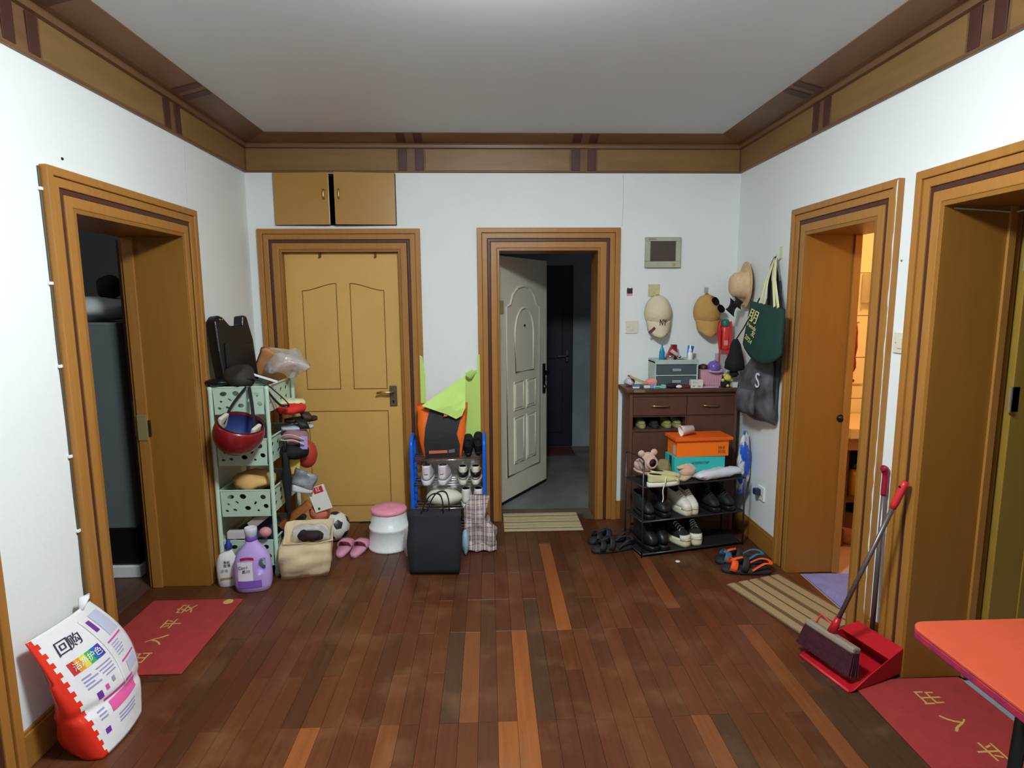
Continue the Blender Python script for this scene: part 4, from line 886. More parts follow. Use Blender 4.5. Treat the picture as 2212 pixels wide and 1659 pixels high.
for z in (0.53, 0.355, 0.185, 0.04):
    for y in (-0.085, -0.03, 0.03, 0.085):
        q = nb(); tube(q, [(-rw, y, z), (rw, y, z)], 0.005, 8); obj('bar', q, CHR, t, smooth=True)
# orange and black bag on top
ORB = M('bright orange nylon', (252, 112, 30), 0.55, var=0.08, scale=10); DGR = M('charcoal nylon', (44, 44, 48), 0.7, var=0.15, scale=10)
t = thing('sports_bag', 'orange and black cloth bag on top of blue rack', 'bag', (-0.325, 4.06, 0.537))
q = nb(); bag_body(q, 0.25, 0.13, 0.37, 0.05, 8, 0.010, 4.0, 0.34, 0.11, open_top=False); obj('body', q, ORB, t, smooth=True)
def bagpanel(name, pts, mat, y, parent):
    q = nb(); poly_fill(q, [pts]); bmesh.ops.subdivide_edges(q, edges=q.edges, cuts=2)
    for v in q.verts: v.co.y = y - 0.027 * math.sin(PI * min(1, max(0, v.co.z) / 0.37 * 1.1 + .05)) - 0.006
    return obj(name, q, mat, parent, solid=0.004)
fp = bagpanel('front_panel', [(-0.115, 0.005), (0.115, 0.012), (0.122, 0.10), (0.10, 0.18), (0.125, 0.27), (0.14, 0.345), (0.02, 0.34), (-0.07, 0.365), (-0.085, 0.33), (-0.112, 0.22), (-0.122, 0.12)], DGR, -0.066, t)
lg = bagpanel('logo_strip', [(-0.09, 0.042), (0.035, 0.046), (0.035, 0.066), (-0.09, 0.062)], M('pale orange print', (222, 122, 84), 0.6), -0.0715, fp)
bagpanel('logo_block', [(0.043, 0.046), (0.085, 0.05), (0.085, 0.072), (0.043, 0.068)], M('grey print block', (120, 122, 122), 0.6), -0.0715, fp)
q = nb(); tube(q, spline([(-0.11, -0.06, 0.35), (-0.06, -0.07, 0.385), (0.0, -0.07, 0.36), (0.03, -0.075, 0.33)], 5), 0.012, 8, flat=0.4); obj('handle', q, DGR, t, smooth=True)
q = nb(); prism(q, [(0.015, 0.30), (0.045, 0.305), (0.035, 0.33), (0.03, 0.318), (0.02, 0.325)], 0.0, 0.004, frame((0, -0.103, 0), (1, 0, 0), (0, 0, 1))); obj('orange_tab', q, ORB, t)
# lime sheet
LIME = M('lime paper', (196, 230, 122), 0.65, var=0.03)
t = thing('lime_sheet', 'torn lime green paper sheet folded against the wall', 'paper', (-0.27, 4.185, 0))
def sheet(name, pts, y, mat=LIME, bend=None):
    q = nb(); poly_fill(q, [pts]); bmesh.ops.subdivide_edges(q, edges=q.edges, cuts=3)
    for v in q.verts: v.co.y = y + (bend(v.co.x, v.co.z) if bend else 0)
    return obj(name, q, mat, t, solid=0.0012)
sheet('left_strip', [(-0.215, 1.235), (-0.195, 1.225), (-0.18, 1.10), (-0.178, 0.70), (-0.215, 0.70)], -0.012)
sheet('right_panel', [(0.05, 0.56), (0.205, 0.56), (0.205, 1.235), (0.19, 1.235), (0.188, 1.10), (0.15, 1.13), (0.11, 1.11), (0.08, 1.04), (0.06, 0.90)], -0.002)
sheet('folded_flap', [(-0.185, 0.915), (0.105, 1.10), (0.108, 0.90), (0.085, 0.845), (0.045, 0.822), (-0.02, 0.855)], -0.24, bend=lambda x, z: 0.17 * max(0.0, min(1.0, (z - 0.93) / 0.16)))
q = nb(); grid(q, lambda u, v: (0.10 + 0.085 * u, -0.035 - 0.03 * math.cos(u * PI), 1.115 - 0.055 * v * math.sin(u * PI) + 0.012 * u), 10, 3); obj('curled_edge', q, LIME, t, solid=0.0012, smooth=True)
# shoes on blue rack
WSH = M('white shoe leather', (232, 230, 232), 0.45); GRL = M('grey lining', (84, 84, 90), 0.85)
def xz(px, Y): return Bp(px, 1040, Y).x
pair('white_sneaker', ['white sneaker at the left of the blue rack middle shelf', 'white sneaker second from left on the blue rack middle shelf'], 'shoe', [((xz(921, 3.95), 3.945, 0.360), math.radians(2)), ((xz(955, 3.95), 3.945, 0.360), math.radians(-3))], 'shoes on the blue rack', L=0.255, W=0.098, collar=0.125, up=WSH, solem=WSH, lining=GRL, heeltab=M('pale pink tab', (226, 206, 214), 0.5))
BWL = M('black shoe leather', (26, 26, 32), 0.4)
CRM = M('cream canvas', (226, 222, 204), 0.7)
pair('banded_sneaker', ['cream sneaker with black heel band, left of its pair on blue rack', 'cream sneaker with black heel band, right of its pair on blue rack'], 'shoe', [((xz(1000, 3.95), 3.945, 0.360), 0.03), ((xz(1027, 3.95), 3.945, 0.360), -0.02)], 'shoes on the blue rack', L=0.25, W=0.086, collar=0.115, up=CRM, solem=CRM, stripe=BWL)
pair('black_shoe', ['black shoe on top shelf of blue rack beside the bag', 'black shoe at the right end of blue rack top shelf'], 'shoe', [((xz(1012, 4.0), 4.02, 0.536), (math.radians(34), 0, 0)), ((xz(1034, 4.0), 4.02, 0.545), (math.radians(38), 0, 0))], 'shoes on the blue rack', L=0.19, W=0.078, collar=0.09, up=BLKF, solem=BLK)
pair('canvas_sneaker', ['white canvas sneaker on lower shelf above plaid cloth, left', 'white canvas sneaker on lower shelf above plaid cloth, right'], 'shoe', [((xz(1006, 3.95), 3.945, 0.19), 0.0), ((xz(1033, 3.95), 3.945, 0.19), 0.0)], 'shoes on the blue rack', L=0.25, W=0.09, collar=0.125, up=M('white canvas', (236, 232, 224), 0.7), solem=WHT, lining=M('dark lining', (40, 34, 34), .9))
q = nb(); ball(q, (0, 0, 0), (0.125, 0.09, 0.062), 24, 16); crumple(q, 0.006, 14, 3); tag(obj('cream_bundle', q, M('cream smooth cloth', (228, 224, 206), 0.6), loc=(-0.325, 4.03, 0.253), smooth=True), 'cream rounded cloth bundle behind the black tote bag', 'bundle')
q = nb(); grid(q, lambda u, v: (0.129 * math.cos(PI * (0.30 + 0.40 * u)) * math.cos(0.15 + 0.5 * v), -0.104 * math.sin(PI * (0.30 + 0.40 * u)) * math.cos(0.15 + 0.5 * v), 0.119 * math.sin(0.15 + .5 * v)), 12, 6); obj('visor', q, M('smoked visor', (36, 40, 44), 0.15), t, smooth=True)
# black tote on floor
t = thing('black_tote', 'black cloth tote bag standing on the floor before blue rack', 'bag', (-0.335, 3.40, 0), (math.radians(-3), 0, math.radians(-2)))
TOT = M('black tote cloth', (30, 34, 40), 0.85, var=0.12, scale=8, bump=0.1, bscale=120)
q = nb(); bag_body(q, 0.285, 0.09, 0.375, 0.035, 10, 0.008, 6.0, 0.315, 0.05); obj('body', q, TOT, t, smooth=True)
for y, dx in ((-0.025, 0.0), (0.025, 0.03)):
    q = nb(); tube(q, spline([(-0.075 + dx, y, 0.37), (-0.05 + dx, y, 0.43), (-0.015 + dx, y, 0.475), (0.03 + dx, y, 0.48), (0.05 + dx, y, 0.44), (0.055 + dx, y, 0.37)], 5), 0.013, 8, flat=0.3); obj('handle', q, BLKF, t, smooth=True)
# plaid cloth
def plaid(name):
    m = bpy.data.materials.new(name); m.use_nodes = True; nt = m.node_tree; n = nt.nodes; p = n['Principled BSDF']; p.inputs['Roughness'].default_value = 0.85
    tc = n.new('ShaderNodeTexCoord'); cur = None
    for ax, sc_, ph_, thr, col in (('X', 5, 0, .55, (156, 138, 138)), ('Z', 5, 1, .55, (150, 132, 134)), ('X', 17, .4, .93, (64, 56, 68)), ('Z', 11, .2, .95, (70, 60, 70)), ('X', 11, 2, .95, (230, 222, 216))):
        wv = n.new('ShaderNodeTexWave'); wv.bands_direction = ax; wv.inputs['Scale'].default_value = sc_; wv.inputs['Phase Offset'].default_value = ph_; wv.inputs['Distortion'].default_value = 0.6
        nt.links.new(tc.outputs['Object'], wv.inputs['Vector'])
        gt = n.new('ShaderNodeMath'); gt.operation = 'GREATER_THAN'; gt.inputs[1].default_value = thr; nt.links.new(wv.outputs['Fac'], gt.inputs[0])
        ml = n.new('ShaderNodeMath'); ml.operation = 'MULTIPLY'; ml.inputs[1].default_value = 0.75; nt.links.new(gt.outputs[0], ml.inputs[0])
        mx = n.new('ShaderNodeMix'); mx.data_type = 'RGBA'; nt.links.new(ml.outputs[0], mx.inputs[0])
        if cur is None: mx.inputs[6].default_value = C(196, 176, 166)
        else: nt.links.new(cur, mx.inputs[6])
        mx.inputs[7].default_value = C(*col); cur = mx.outputs[2]
    nt.links.new(cur, p.inputs['Base Color']); return m
PLD = plaid('plaid cloth')
t = thing('plaid_cloth', 'brown plaid cloth bundle slumped by the blue rack corner', 'cloth', (-0.075, 3.76, 0))
q = nb(); bag_body(q, 0.16, 0.10, 0.35, 0.06, 14, 0.04, 9.0, 0.115, 0.05, open_top=False)
for v in q.verts: v.co.x += 0.018 * math.sin(v.co.z * 22) - 0.02 * (v.co.z / .36)
obj('bundle', q, PLD, t, smooth=True)
q = nb(); grid(q, lambda u, v: (-0.08 + 0.19 * u, -0.06 - 0.05 * v, 0.035 * (1 - v) + 0.012 * math.sin(u * 14) * (1 - .5 * v) + .014), 14, 4); obj('hem', q, PLD, t, smooth=True, solid=0.003)
lump('knotted_bag', 'small clear plastic bag squeezed beside the black tote', 'bag', (-0.53, 3.62, 0), (0.025, 0.04, 0.10), CLR, 22, 0.4)
lump('pale_blue_bag', 'pale blue plastic bag peeking out right of the black tote', 'bag', (-0.162, 3.62, 0), (0.022, 0.04, 0.085), M('pale blue plastic', (150, 186, 206), 0.4), 23, 0.3)
# ================================================================ MATS
def stripes(name, ax, cols, sc_, extra=0.25):
    m = bpy.data.materials.new(name); m.use_nodes = True; nt = m.node_tree; n = nt.nodes; p = n['Principled BSDF']; p.inputs['Roughness'].default_value = 0.9
    tc = n.new('ShaderNodeTexCoord'); wv = n.new('ShaderNodeTexWave'); wv.bands_direction = ax; wv.inputs['Scale'].default_value = sc_; wv.inputs['Distortion'].default_value = 0.4; wv.inputs['Detail'].default_value = 3; wv.inputs['Detail Scale'].default_value = 6
    nt.links.new(tc.outputs['Object'], wv.inputs['Vector'])
    r = n.new('ShaderNodeValToRGB'); r.color_ramp.elements[0].position = 0.15; r.color_ramp.elements[1].position = 0.75
    r.color_ramp.elements[0].color = C(*cols[0]); r.color_ramp.elements[1].color = C(*cols[1]); nt.links.new(wv.outputs['Fac'], r.inputs[0])
    nz = n.new('ShaderNodeTexNoise'); nz.inputs['Scale'].default_value = 160; nt.links.new(tc.outputs['Object'], nz.inputs['Vector'])
    mr = n.new('ShaderNodeMapRange'); mr.inputs['To Min'].default_value = 1 - extra; mr.inputs['To Max'].default_value = 1 + extra; nt.links.new(nz.outputs[0], mr.inputs[0])
    mx = n.new('ShaderNodeVectorMath'); mx.operation = 'SCALE'; nt.links.new(r.outputs[0], mx.inputs[0]); nt.links.new(mr.outputs[0], mx.inputs['Scale']); nt.links.new(mx.outputs[0], p.inputs['Base Color'])
    b_ = n.new('ShaderNodeBump'); b_.inputs['Strength'].default_value = 0.5; b_.inputs['Distance'].default_value = 0.004; nt.links.new(nz.outputs[0], b_.inputs['Height']); nt.links.new(b_.outputs[0], p.inputs['Normal'])
    return m
def striped_mat(name, label, x0, y0, x1, y1, rz, axis, n_, light, dark):
    t, w, d = doormat(name, label, x0, y0, x1, y1, 0.006, dark, rz)
    L_ = (2 * d if axis == 'Y' else 2 * w); p_ = L_ / n_
    for i in range(n_):
        a = -L_ / 2 + i * p_ + p_ * 0.10; c = a + p_ * (0.62 + 0.16 * (i % 2))
        if axis == 'Y': bx('woven_stripe', -w + .004, a, 0.004, w - .004, c, 0.0105, light, t, bevel=0.002)
        else: bx('woven_stripe', a, -d + .004, 0.004, c, d - .004, 0.0105, light, t, bevel=0.002)
MLT = stripes('beige mat weave', 'Y', ((168, 150, 112), (206, 190, 148)), 26); MDK = M('olive mat backing', (108, 92, 58), 0.95)
MLT2 = stripes('tan mat weave', 'X', ((128, 108, 78), (164, 144, 108)), 26); MDK2 = M('brown mat backing', (92, 74, 50), 0.95)
striped_mat('door_mat', 'beige striped door mat inside the entry doorway', 0.09, 3.98, 0.655, 4.34, 0.0, 'Y', 6, MLT, MDK)
striped_mat('bath_mat', 'tan striped mat slanting into the bathroom doorway', 1.40, 2.64, 1.785, 3.20, math.radians(17), 'X', 5, MLT2, MDK2)
RDM = M('red felt mat', (162, 50, 48), 0.95, var=0.12, scale=14, bump=0.4, bscale=300)
def red_mat(label, x0, y0, x1, y1, sgn):
    t, w, d = doormat('welcome_mat', label, x0, y0, x1, y1, 0.006, RDM)
    for i, ch in enumerate('出入平安'):
        off = (-0.62 + i * 0.44) * d
        text(ch, 0.098, GOLD, t, frame((sgn * 0.01 + 0.03 * (-1) ** i * 0, sgn * -off if sgn > 0 else off, 0.0064), (0, -sgn, 0), (sgn, 0, 0)), 'gold_character')
    q = nb(); lathe(q, [(0.026, 0.006), (0.026, 0.0068)], 18, Matrix.Translation((-sgn * w * 0.72, sgn * -d * 0.90 if sgn < 0 else -d * 0.9, 0)), sx=1.0, sy=1.0); o = obj('gold_emblem', q, GOLD, t)
    if sgn < 0: o.location = (0, 1.8 * d - 0.0, 0) if False else (0, 0, 0)
    return t
red_mat('red mat with gold characters before the left doorway', -1.835, 2.447, -1.355, 3.11, -1)
red_mat('red mat with gold characters before the nearest right doorway', 1.505, 1.60, 1.985, 2.262, 1)
# ================================================================ RIGHT: CABINET AND WIRE RACK
CBM = M('dark brown laminate', (92, 62, 48), 0.42, var=0.18, scale=4, stretch=(5, 5, 0.5)); CBL = M('brown laminate side', (104, 70, 54), 0.42, var=0.15, scale=4, stretch=(5, 5, 0.5))
cx0, cx1, cy0, cy1 = 0.955, 1.70, 3.95, 4.19
t = thing('shoe_cabinet', 'dark brown shoe cabinet with two drawers against far wall', 'cabinet', (cx0, cy0, 0)); cwid, cdep = cx1 - cx0, cy1 - cy0
bx('side_panel', 0, 0, 0, 0.022, cdep, 0.985, CBL, t, bevel=0.002); bx('side_panel', cwid - 0.022, 0, 0, cwid, cdep, 0.985, CBL, t, bevel=0.002)
bx('back_panel', 0.022, cdep - 0.01, 0.03, cwid - 0.022, cdep, 0.985, DARKIN, t); bx('kick_board', 0.022, 0.02, 0, cwid - 0.022, 0.035, 0.06, CBM, t)
bx('top_board', -0.03, -0.025, 0.987, cwid + 0.005, cdep + 0.0, 1.012, CBM, t, bevel=0.004); bx('top_rail', 0.0225, 0.0, 0.957, cwid - 0.0225, 0.02, 0.985, CBM, t, bevel=0.002)
bx('shelf_board', 0.0225, 0.006, 0.712, cwid - 0.0225, cdep - 0.01, 0.728, CBM, t)
for x0, x1 in ((0.024, 0.391), (0.395, cwid - 0.024)):
    d_ = bx('drawer_front', x0, -0.004, 0.828, x1, 0.016, 0.954, CBM, t, bevel=0.002); xm = (x0 + x1) / 2
    q = nb(); tube(q, spline([(xm - 0.055, -0.004, 0.893), (xm - 0.05, -0.018, 0.894), (xm, -0.024, 0.893), (xm + 0.05, -0.018, 0.892), (xm + 0.055, -0.004, 0.893)], 4), 0.0055, 8); obj('handle', q, BRASS, d_, smooth=True)
bx('divider', 0.386, 0.002, 0.06, 0.396, cdep - 0.01, 0.826, CBM, t); bx('drawer_floor', 0.0225, 0.006, 0.815, cwid - 0.0225, cdep - .01, 0.826, CBM, t)
bx('flap_door', 0.397, -0.004, 0.455, cwid - 0.024, 0.014, 0.815, CBM, t, bevel=0.002); bx('flap_door', 0.397, -0.004, 0.065, cwid - 0.024, 0.014, 0.45, CBM, t, bevel=0.002); bx('flap_door', 0.024, -0.004, 0.065, 0.385, 0.014, 0.708, CBM, t, bevel=0.002)
bx('label_plate', 0.03, -0.028, 0.967, 0.105, -0.0255, 0.982, M('dull plate', (128, 110, 96), 0.4), t) if False else bx('label_plate', 0.02, -0.0275, 0.990, 0.095, -0.0252, 1.008, M('dull plate', (128, 110, 96), 0.4), t)
OLS = M('olive shoe', (150, 146, 92), 0.7); DKSH = M('dark shoe', (44, 42, 46), 0.7)
for i, (x, m_, lab) in enumerate(((1.055, OLS, 'olive toed shoe in the open slot of the cabinet'), (1.145, DKSH, 'dark shoe in the middle of the open cabinet slot'), (1.235, OLS, 'pale olive shoe at the right of the open cabinet slot'), (1.305, OLS, 'second pale olive shoe by the slot divider'))):
    tt = thing('slot_shoe', lab, 'shoe', (x, 4.165, 0.729), (0, 0, PI), 'shoes in the cabinet slot'); shoe(tt, L=0.19, W=0.065, collar=0.062, up=m_, solem=m_)
# ---- wire rack
WIR = M('dark grey wire', (70, 70, 74), 0.35, metal=0.6); SHB = M('black mesh shelf', (28, 27, 28), 0.6)
RA = math.radians(13.2); RX, RY, RW_, RD = 0.945, 3.52, 0.735, 0.235
t = thing('wire_shoe_rack', 'three tier dark wire shoe rack before the brown cabinet', 'rack', (RX, RY, 0), (0, 0, RA))
ZS = (0.025, 0.238, 0.462)
for x in (0, RW_):
    for y in (0, RD):
        h_ = 0.62 if x == 0 else 0.50
        q = nb(); tube(q, [(x, y, 0), (x, y, h_)], 0.0055, 8); obj('post', q, WIR, t, smooth=True)
q = nb(); tube(q, spline([(0, 0, 0.60), (0, 0.02, 0.635), (0, RD - 0.02, 0.635), (0, RD, 0.60)], 4), 0.0055, 8); obj('side_rail', q, WIR, t, smooth=True)
for z in ZS:
    bx('shelf_mesh', 0.004, 0.004, z - 0.004, RW_ - 0.004, RD - 0.004, z - 0.001, SHB, t)
    for y in (0, RD): q = nb(); tube(q, [(0, y, z - 0.005), (RW_, y, z - 0.005)], 0.0055, 8); obj('shelf_rail', q, WIR, t, smooth=True)
    for x in (0, RW_): q = nb(); tube(q, [(x, 0, z - 0.005), (x, RD, z - 0.005)], 0.0045, 8); obj('end_rail', q, WIR, t, smooth=True)
RMX = TR_((RX, RY, 0), 0, 0, 13.2)
def RK(x, y, z): return RMX @ Vector((x, y, z))
def rloc(px, py_unused, x, y, k): return RK(x, y, ZS[k])
# bottom shelf
pair('black_boot', ['black boot at the left of the bottom wire shelf', 'second black boot on the bottom wire shelf'], 'boot', [(RK(0.075, 0.245, ZS[0]), RA + PI + .1), (RK(0.185, 0.245, ZS[0]), RA + PI - .05)], 'shoes on the wire rack', L=0.25, W=0.098, collar=0.16, up=M('black boot leather', (24, 26, 32), 0.35), solem=BLK, sole=0.03, lace=BLKF)
pair('black_white_sneaker', ['black and cream platform sneaker, left of its pair on the bottom shelf', 'black and cream platform sneaker, right of its pair on the bottom shelf'], 'shoe', [(RK(0.285, 0.245, ZS[0]), RA + PI + .24), (RK(0.47, 0.245, ZS[0]), RA + PI - .26)], 'shoes on the wire rack', L=0.24, W=0.10, collar=0.125, sole=0.048, up=M('black suede', (36, 30, 32), 0.8), solem=M('cream rubber', (230, 222, 186), 0.6), lace=WHT, toecap=M('cream toe', (232, 226, 200), 0.6))
# middle shelf
pair('dark_sneaker', ['black sneaker at the left end of the middle wire shelf', 'black sneaker second from left on the middle wire shelf'], 'shoe', [(RK(0.07, 0.245, ZS[1]), RA + PI), (RK(0.18, 0.245, ZS[1]), RA + PI)], 'shoes on the wire rack', L=0.24, W=0.095, collar=0.125, up=M('black sneaker', (30, 34, 36), 0.5), solem=BLK, lace=BLKF)
pair('white_canvas_shoe', ['white thick soled shoe, left of its pair on the middle shelf', 'white thick soled shoe, right of its pair on the middle shelf'], 'shoe', [(RK(0.315, 0.235, ZS[1]), RA + PI + .08), (RK(0.405, 0.24, ZS[1]), RA + PI - .12)], 'shoes on the wire rack', L=0.235, W=0.092, collar=0.125, sole=0.045, up=M('ivory canvas', (226, 222, 206), 0.7), solem=M('ivory rubber', (220, 214, 190), 0.6), lace=WHT, toecap=M('ivory toe', (228, 224, 208), 0.6))
pair('black_trainer', ['black lace trainer beside the white shoes on the middle shelf', 'black lace trainer at the right end of the middle shelf'], 'shoe', [(RK(0.54, 0.24, ZS[1]), RA + PI), (RK(0.65, 0.24, ZS[1]), RA + PI)], 'shoes on the wire rack', L=0.24, W=0.095, collar=0.12, up=M('black trainer', (26, 28, 28), 0.6), solem=BLK, lace=M('grey lace', (60, 60, 60), .8))
# top shelf
PLU = M('beige pink plush', (218, 180, 160), 0.95, var=0.15, scale=40, bump=0.5, bscale=160, sheen=0.5)
def plush_slipper(label, loc, rot, ears=True, hole=True):
    tt = thing('plush_slipper', label, 'slipper', loc, rot, 'plush slippers on the top shelf')
    q = nb(); loft(q, [ring3(outline(0.22, .034, .044), 0), ring3(outline(0.225, .038, .047), .01), ring3(outline(0.22, .036, .045), .018)]); obj('sole', q, M('slipper sole', (206, 176, 150), 0.8), tt, smooth=True)
    q = nb(); ball(q, (0, 0.135, 0.045), (0.058, 0.085, 0.052), 18, 12); crumple(q, 0.004, 40, 2)
    for v in q.verts: v.co.z = max(v.co.z, 0.012)
    obj('upper', q, PLU, tt, smooth=True)
    if not hole: return
    q = nb(); lathe(q, [(0.033, 0.001), (0.02, -0.002), (0.004, -0.004)], 16, Matrix.Translation((0, 0.062, 0.081)) @ Matrix.Rotation(math.radians(46), 4, 'X')); obj('opening', q, M('dark plum lining', (70, 44, 46), 0.9), tt, smooth=True)
    q = nb(); lathe(q, [(0.034, -0.006), (0.041, 0.002), (0.039, 0.010), (0.032, 0.004)], 16, Matrix.Translation((0, 0.062, 0.081)) @ Matrix.Rotation(math.radians(46), 4, 'X'), False, False); obj('cuff', q, PLU, tt, smooth=True)
    if ears:
        for sx in (-1, 1): q = nb(); ball(q, (sx * 0.042, 0.10, 0.098), (0.022, 0.014, 0.022), 12, 8); obj('ear', q, PLU, tt, smooth=True)
tt = thing('plush_slipper', 'beige pink plush slipper with ears and dark opening on the top shelf', 'slipper', RK(0.08, 0.115, ZS[2] + 0.048), (0, 0, RA + 0.12), 'plush slippers on the top shelf')
q = nb(); ball(q, (0, -0.01, 0.078), (0.062, 0.045, 0.062), 20, 14); ball(q, (0, 0.04, 0.045), (0.05, 0.065, 0.042), 16, 10); crumple(q, 0.004, 40, 2)
for v in q.verts: v.co.z = max(v.co.z, 0.012)
obj('upper', q, PLU, tt, smooth=True)
q = nb(); loft(q, [ring3(outline(0.17, .034, .044, y0=-.06), 0), ring3(outline(0.175, .038, .047, y0=-.062), .008), ring3(outline(0.17, .036, .045, y0=-.06), .014)]); obj('sole', q, M('slipper sole', (206, 176, 150), 0.8), tt, smooth=True)
hm_ = Matrix.Translation((0.004, -0.0595, 0.082)) @ Matrix.Rotation(PI / 2, 4, 'X')
q = nb(); lathe(q, [(0.027, 0.0), (0.018, -0.001), (0.003, -0.002)], 18, hm_); obj('opening', q, M('dark plum lining', (70, 44, 46), 0.9), tt, smooth=True)
q = nb(); lathe(q, [(0.027, -0.008), (0.040, -0.012), (0.040, 0.0), (0.033, 0.008), (0.026, 0.004)], 18, hm_, False, False); obj('cuff', q, PLU, tt, smooth=True)
for sx in (-1, 1): q = nb(); ball(q, (sx * 0.048, -0.012, 0.136), (0.024, 0.015, 0.022), 12, 8); obj('ear', q, PLU, tt, smooth=True)
plush_slipper('beige pink plush slipper lying beside the white pouch', RK(0.29, 0.03, ZS[2] + 0.002), (0, 0, RA - 0.75), ears=False, hole=False)
lump('sheepskin_insole', 'flat tan fleece insole on the lying plush slipper', 'insole', RK(0.36, 0.11, ZS[2] + 0.055), (0.07, 0.035, 0.016), M('tan fleece', (222, 176, 140), 0.95), 8, 0.3, rz=RA + .2)
YCA = M('pale yellow canvas', (206, 204, 150), 0.75)
pair('yellow_canvas_shoe', ['pale yellow canvas shoe hanging over the shelf corner', 'pale yellow canvas shoe lying behind the first'], 'shoe', [(RK(0.02, -0.012, ZS[2] + 0.002), RA - PI / 2 + .05), (RK(0.075, 0.055, ZS[2] + 0.002), RA - PI / 2 + .12)], 'shoes on the wire rack', L=0.225, W=0.085, collar=0.07, sole=0.026, up=YCA, solem=M('white rubber', (232, 232, 224), 0.5), toecap=YCA)
q = nb(); tube(q, spline([RK(0.13, -0.045, 0.53), RK(0.115, -0.062, 0.50), RK(0.10, -0.064, 0.45), RK(0.105, -0.062, 0.40), RK(0.10, -0.062, 0.375)], 5), 0.0035, 6, flat=.6); tag(obj('shoe_lace', q, M('cream lace', (230, 226, 204), .8), smooth=True), 'loose cream shoelace hanging off the wire shelf', 'lace')
lump('khaki_cap', 'khaki brown cloth cap tucked behind the plush slippers', 'cap', RK(0.225, 0.17, ZS[2]), (0.06, 0.05, 0.055), M('khaki cloth', (150, 130, 94), 0.85, var=0.3, scale=16), 4, 0.3)
packet('white_pouch', 'white plastic shoe pouch lying on the top shelf front', 'pouch', TR_(RK(0.545, 0.03, ZS[2] + 0.034), 78, -3, 15), 0.34, 0.11, 0.06, M('white translucent film', (226, 226, 234), 0.35, alpha=0.92), amp=0.012, seed=12)
# shoe boxes
def mk(loc, rz): m = thing('x', 'x', 'x', loc, (0, 0, rz)); return m
t = thing('shoe_box', 'turquoise shoe box under the orange box', 'box', RK(0.280, 0.108, ZS[2] + 0.001), (0, 0, math.radians(6)), 'shoe boxes')
TEAL = M('turquoise card', (58, 190, 186), 0.5); TEALD = M('turquoise card side', (48, 150, 148), 0.5)
bx('box_body', 0, 0, 0, 0.345, 0.16, 0.136, TEAL, t, bevel=0.002)
bx('side_print', -0.0012, 0.05, 0.0, -0.0004, 0.085, 0.135, M('navy strip', (34, 50, 76), .5), t)
text('UNTERPRINTERIP', 0.026, M('dark teal print', (24, 92, 100), 0.6), t, frame((0.172, -0.0008, 0.092), (1, 0, 0), (0, 0, 1)), sx=.62)
t = thing('shoe_box', 'bright orange shoe box with open lid edge on the turquoise box', 'box', RK(0.280, 0.105, ZS[2] + 0.137), (0, 0, math.radians(4)), 'shoe boxes')
OBX = M('orange card', (252, 122, 24), 0.5)
bx('box_body', 0.012, 0.006, 0, 0.362, 0.17, 0.112, OBX, t, bevel=0.002)
lid = bx('lid', -0.005, -0.012, 0.108, 0.382, 0.18, 0.128, M('deep orange card', (240, 98, 20), 0.5), t, bevel=0.002)
bx('side_label', 0.0105, 0.03, 0.01, 0.0118, 0.07, 0.07, M('pale label', (196, 186, 176), .6), t)
for i, s in enumerate(('特步', '时尚')): text(s, 0.026, M('brown print', (96, 50, 24), .6), t, frame((0.315, 0.0053, 0.052 - 0.026 * i), (1, 0, 0), (0, 0, 1)))
t = thing('paper_cup', 'pinkish white paper cup lying on the orange box', 'cup', RK(0.345, 0.155, ZS[2] + 0.137 + 0.128 + 0.0345), (0, math.radians(83), math.radians(8)))
q = nb(); lathe(q, [(0.024, 0.085), (0.034, 0.0), (0.036, -0.002), (0.034, 0.002), (0.023, 0.083)], 24, None, True, True); obj('cup_wall', q, M('pinkish paper', (236, 214, 214), 0.5), t, smooth=True)
q = nb(); tube(q, [(0.035 * math.cos(a), 0.035 * math.sin(a), 0) for a in [2 * PI * i / 24 for i in range(24)]], 0.002, 6, True); obj('rim', q, WHT, t, smooth=True)
# blue and white bag hanging at right
t = thing('hanging_bag', 'crumpled blue and white plastic bag hanging beside the wire rack', 'bag')
t.matrix_world = TR_((1.695, 3.80, 0.0), 0, 0, 40)
BWM = M('blue white film', (24, 84, 200), 0.35, var=0.5, var2=(214, 218, 212), scale=11, stretch=(2, 2, .9)); BWM.node_tree.nodes['Color Ramp'].color_ramp.elements[0].position = 0.46; BWM.node_tree.nodes['Color Ramp'].color_ramp.elements[1].position = 0.52
q = nb(); pillow(q, 0.11, 0.42, 0.05, Matrix.Translation((0, 0, 0.52)), 12, 0.35); crumple(q, 0.018, 13, 4); obj('film', q, BWM, t, smooth=True)
q = nb(); tube(q, spline([(-0.02, 0, 0.70), (-0.01, 0, 0.74), (0.012, 0, 0.745), (0.02, 0, 0.70)], 4), 0.006, 6, flat=.4); obj('knot_loop', q, BWM, t, smooth=True)
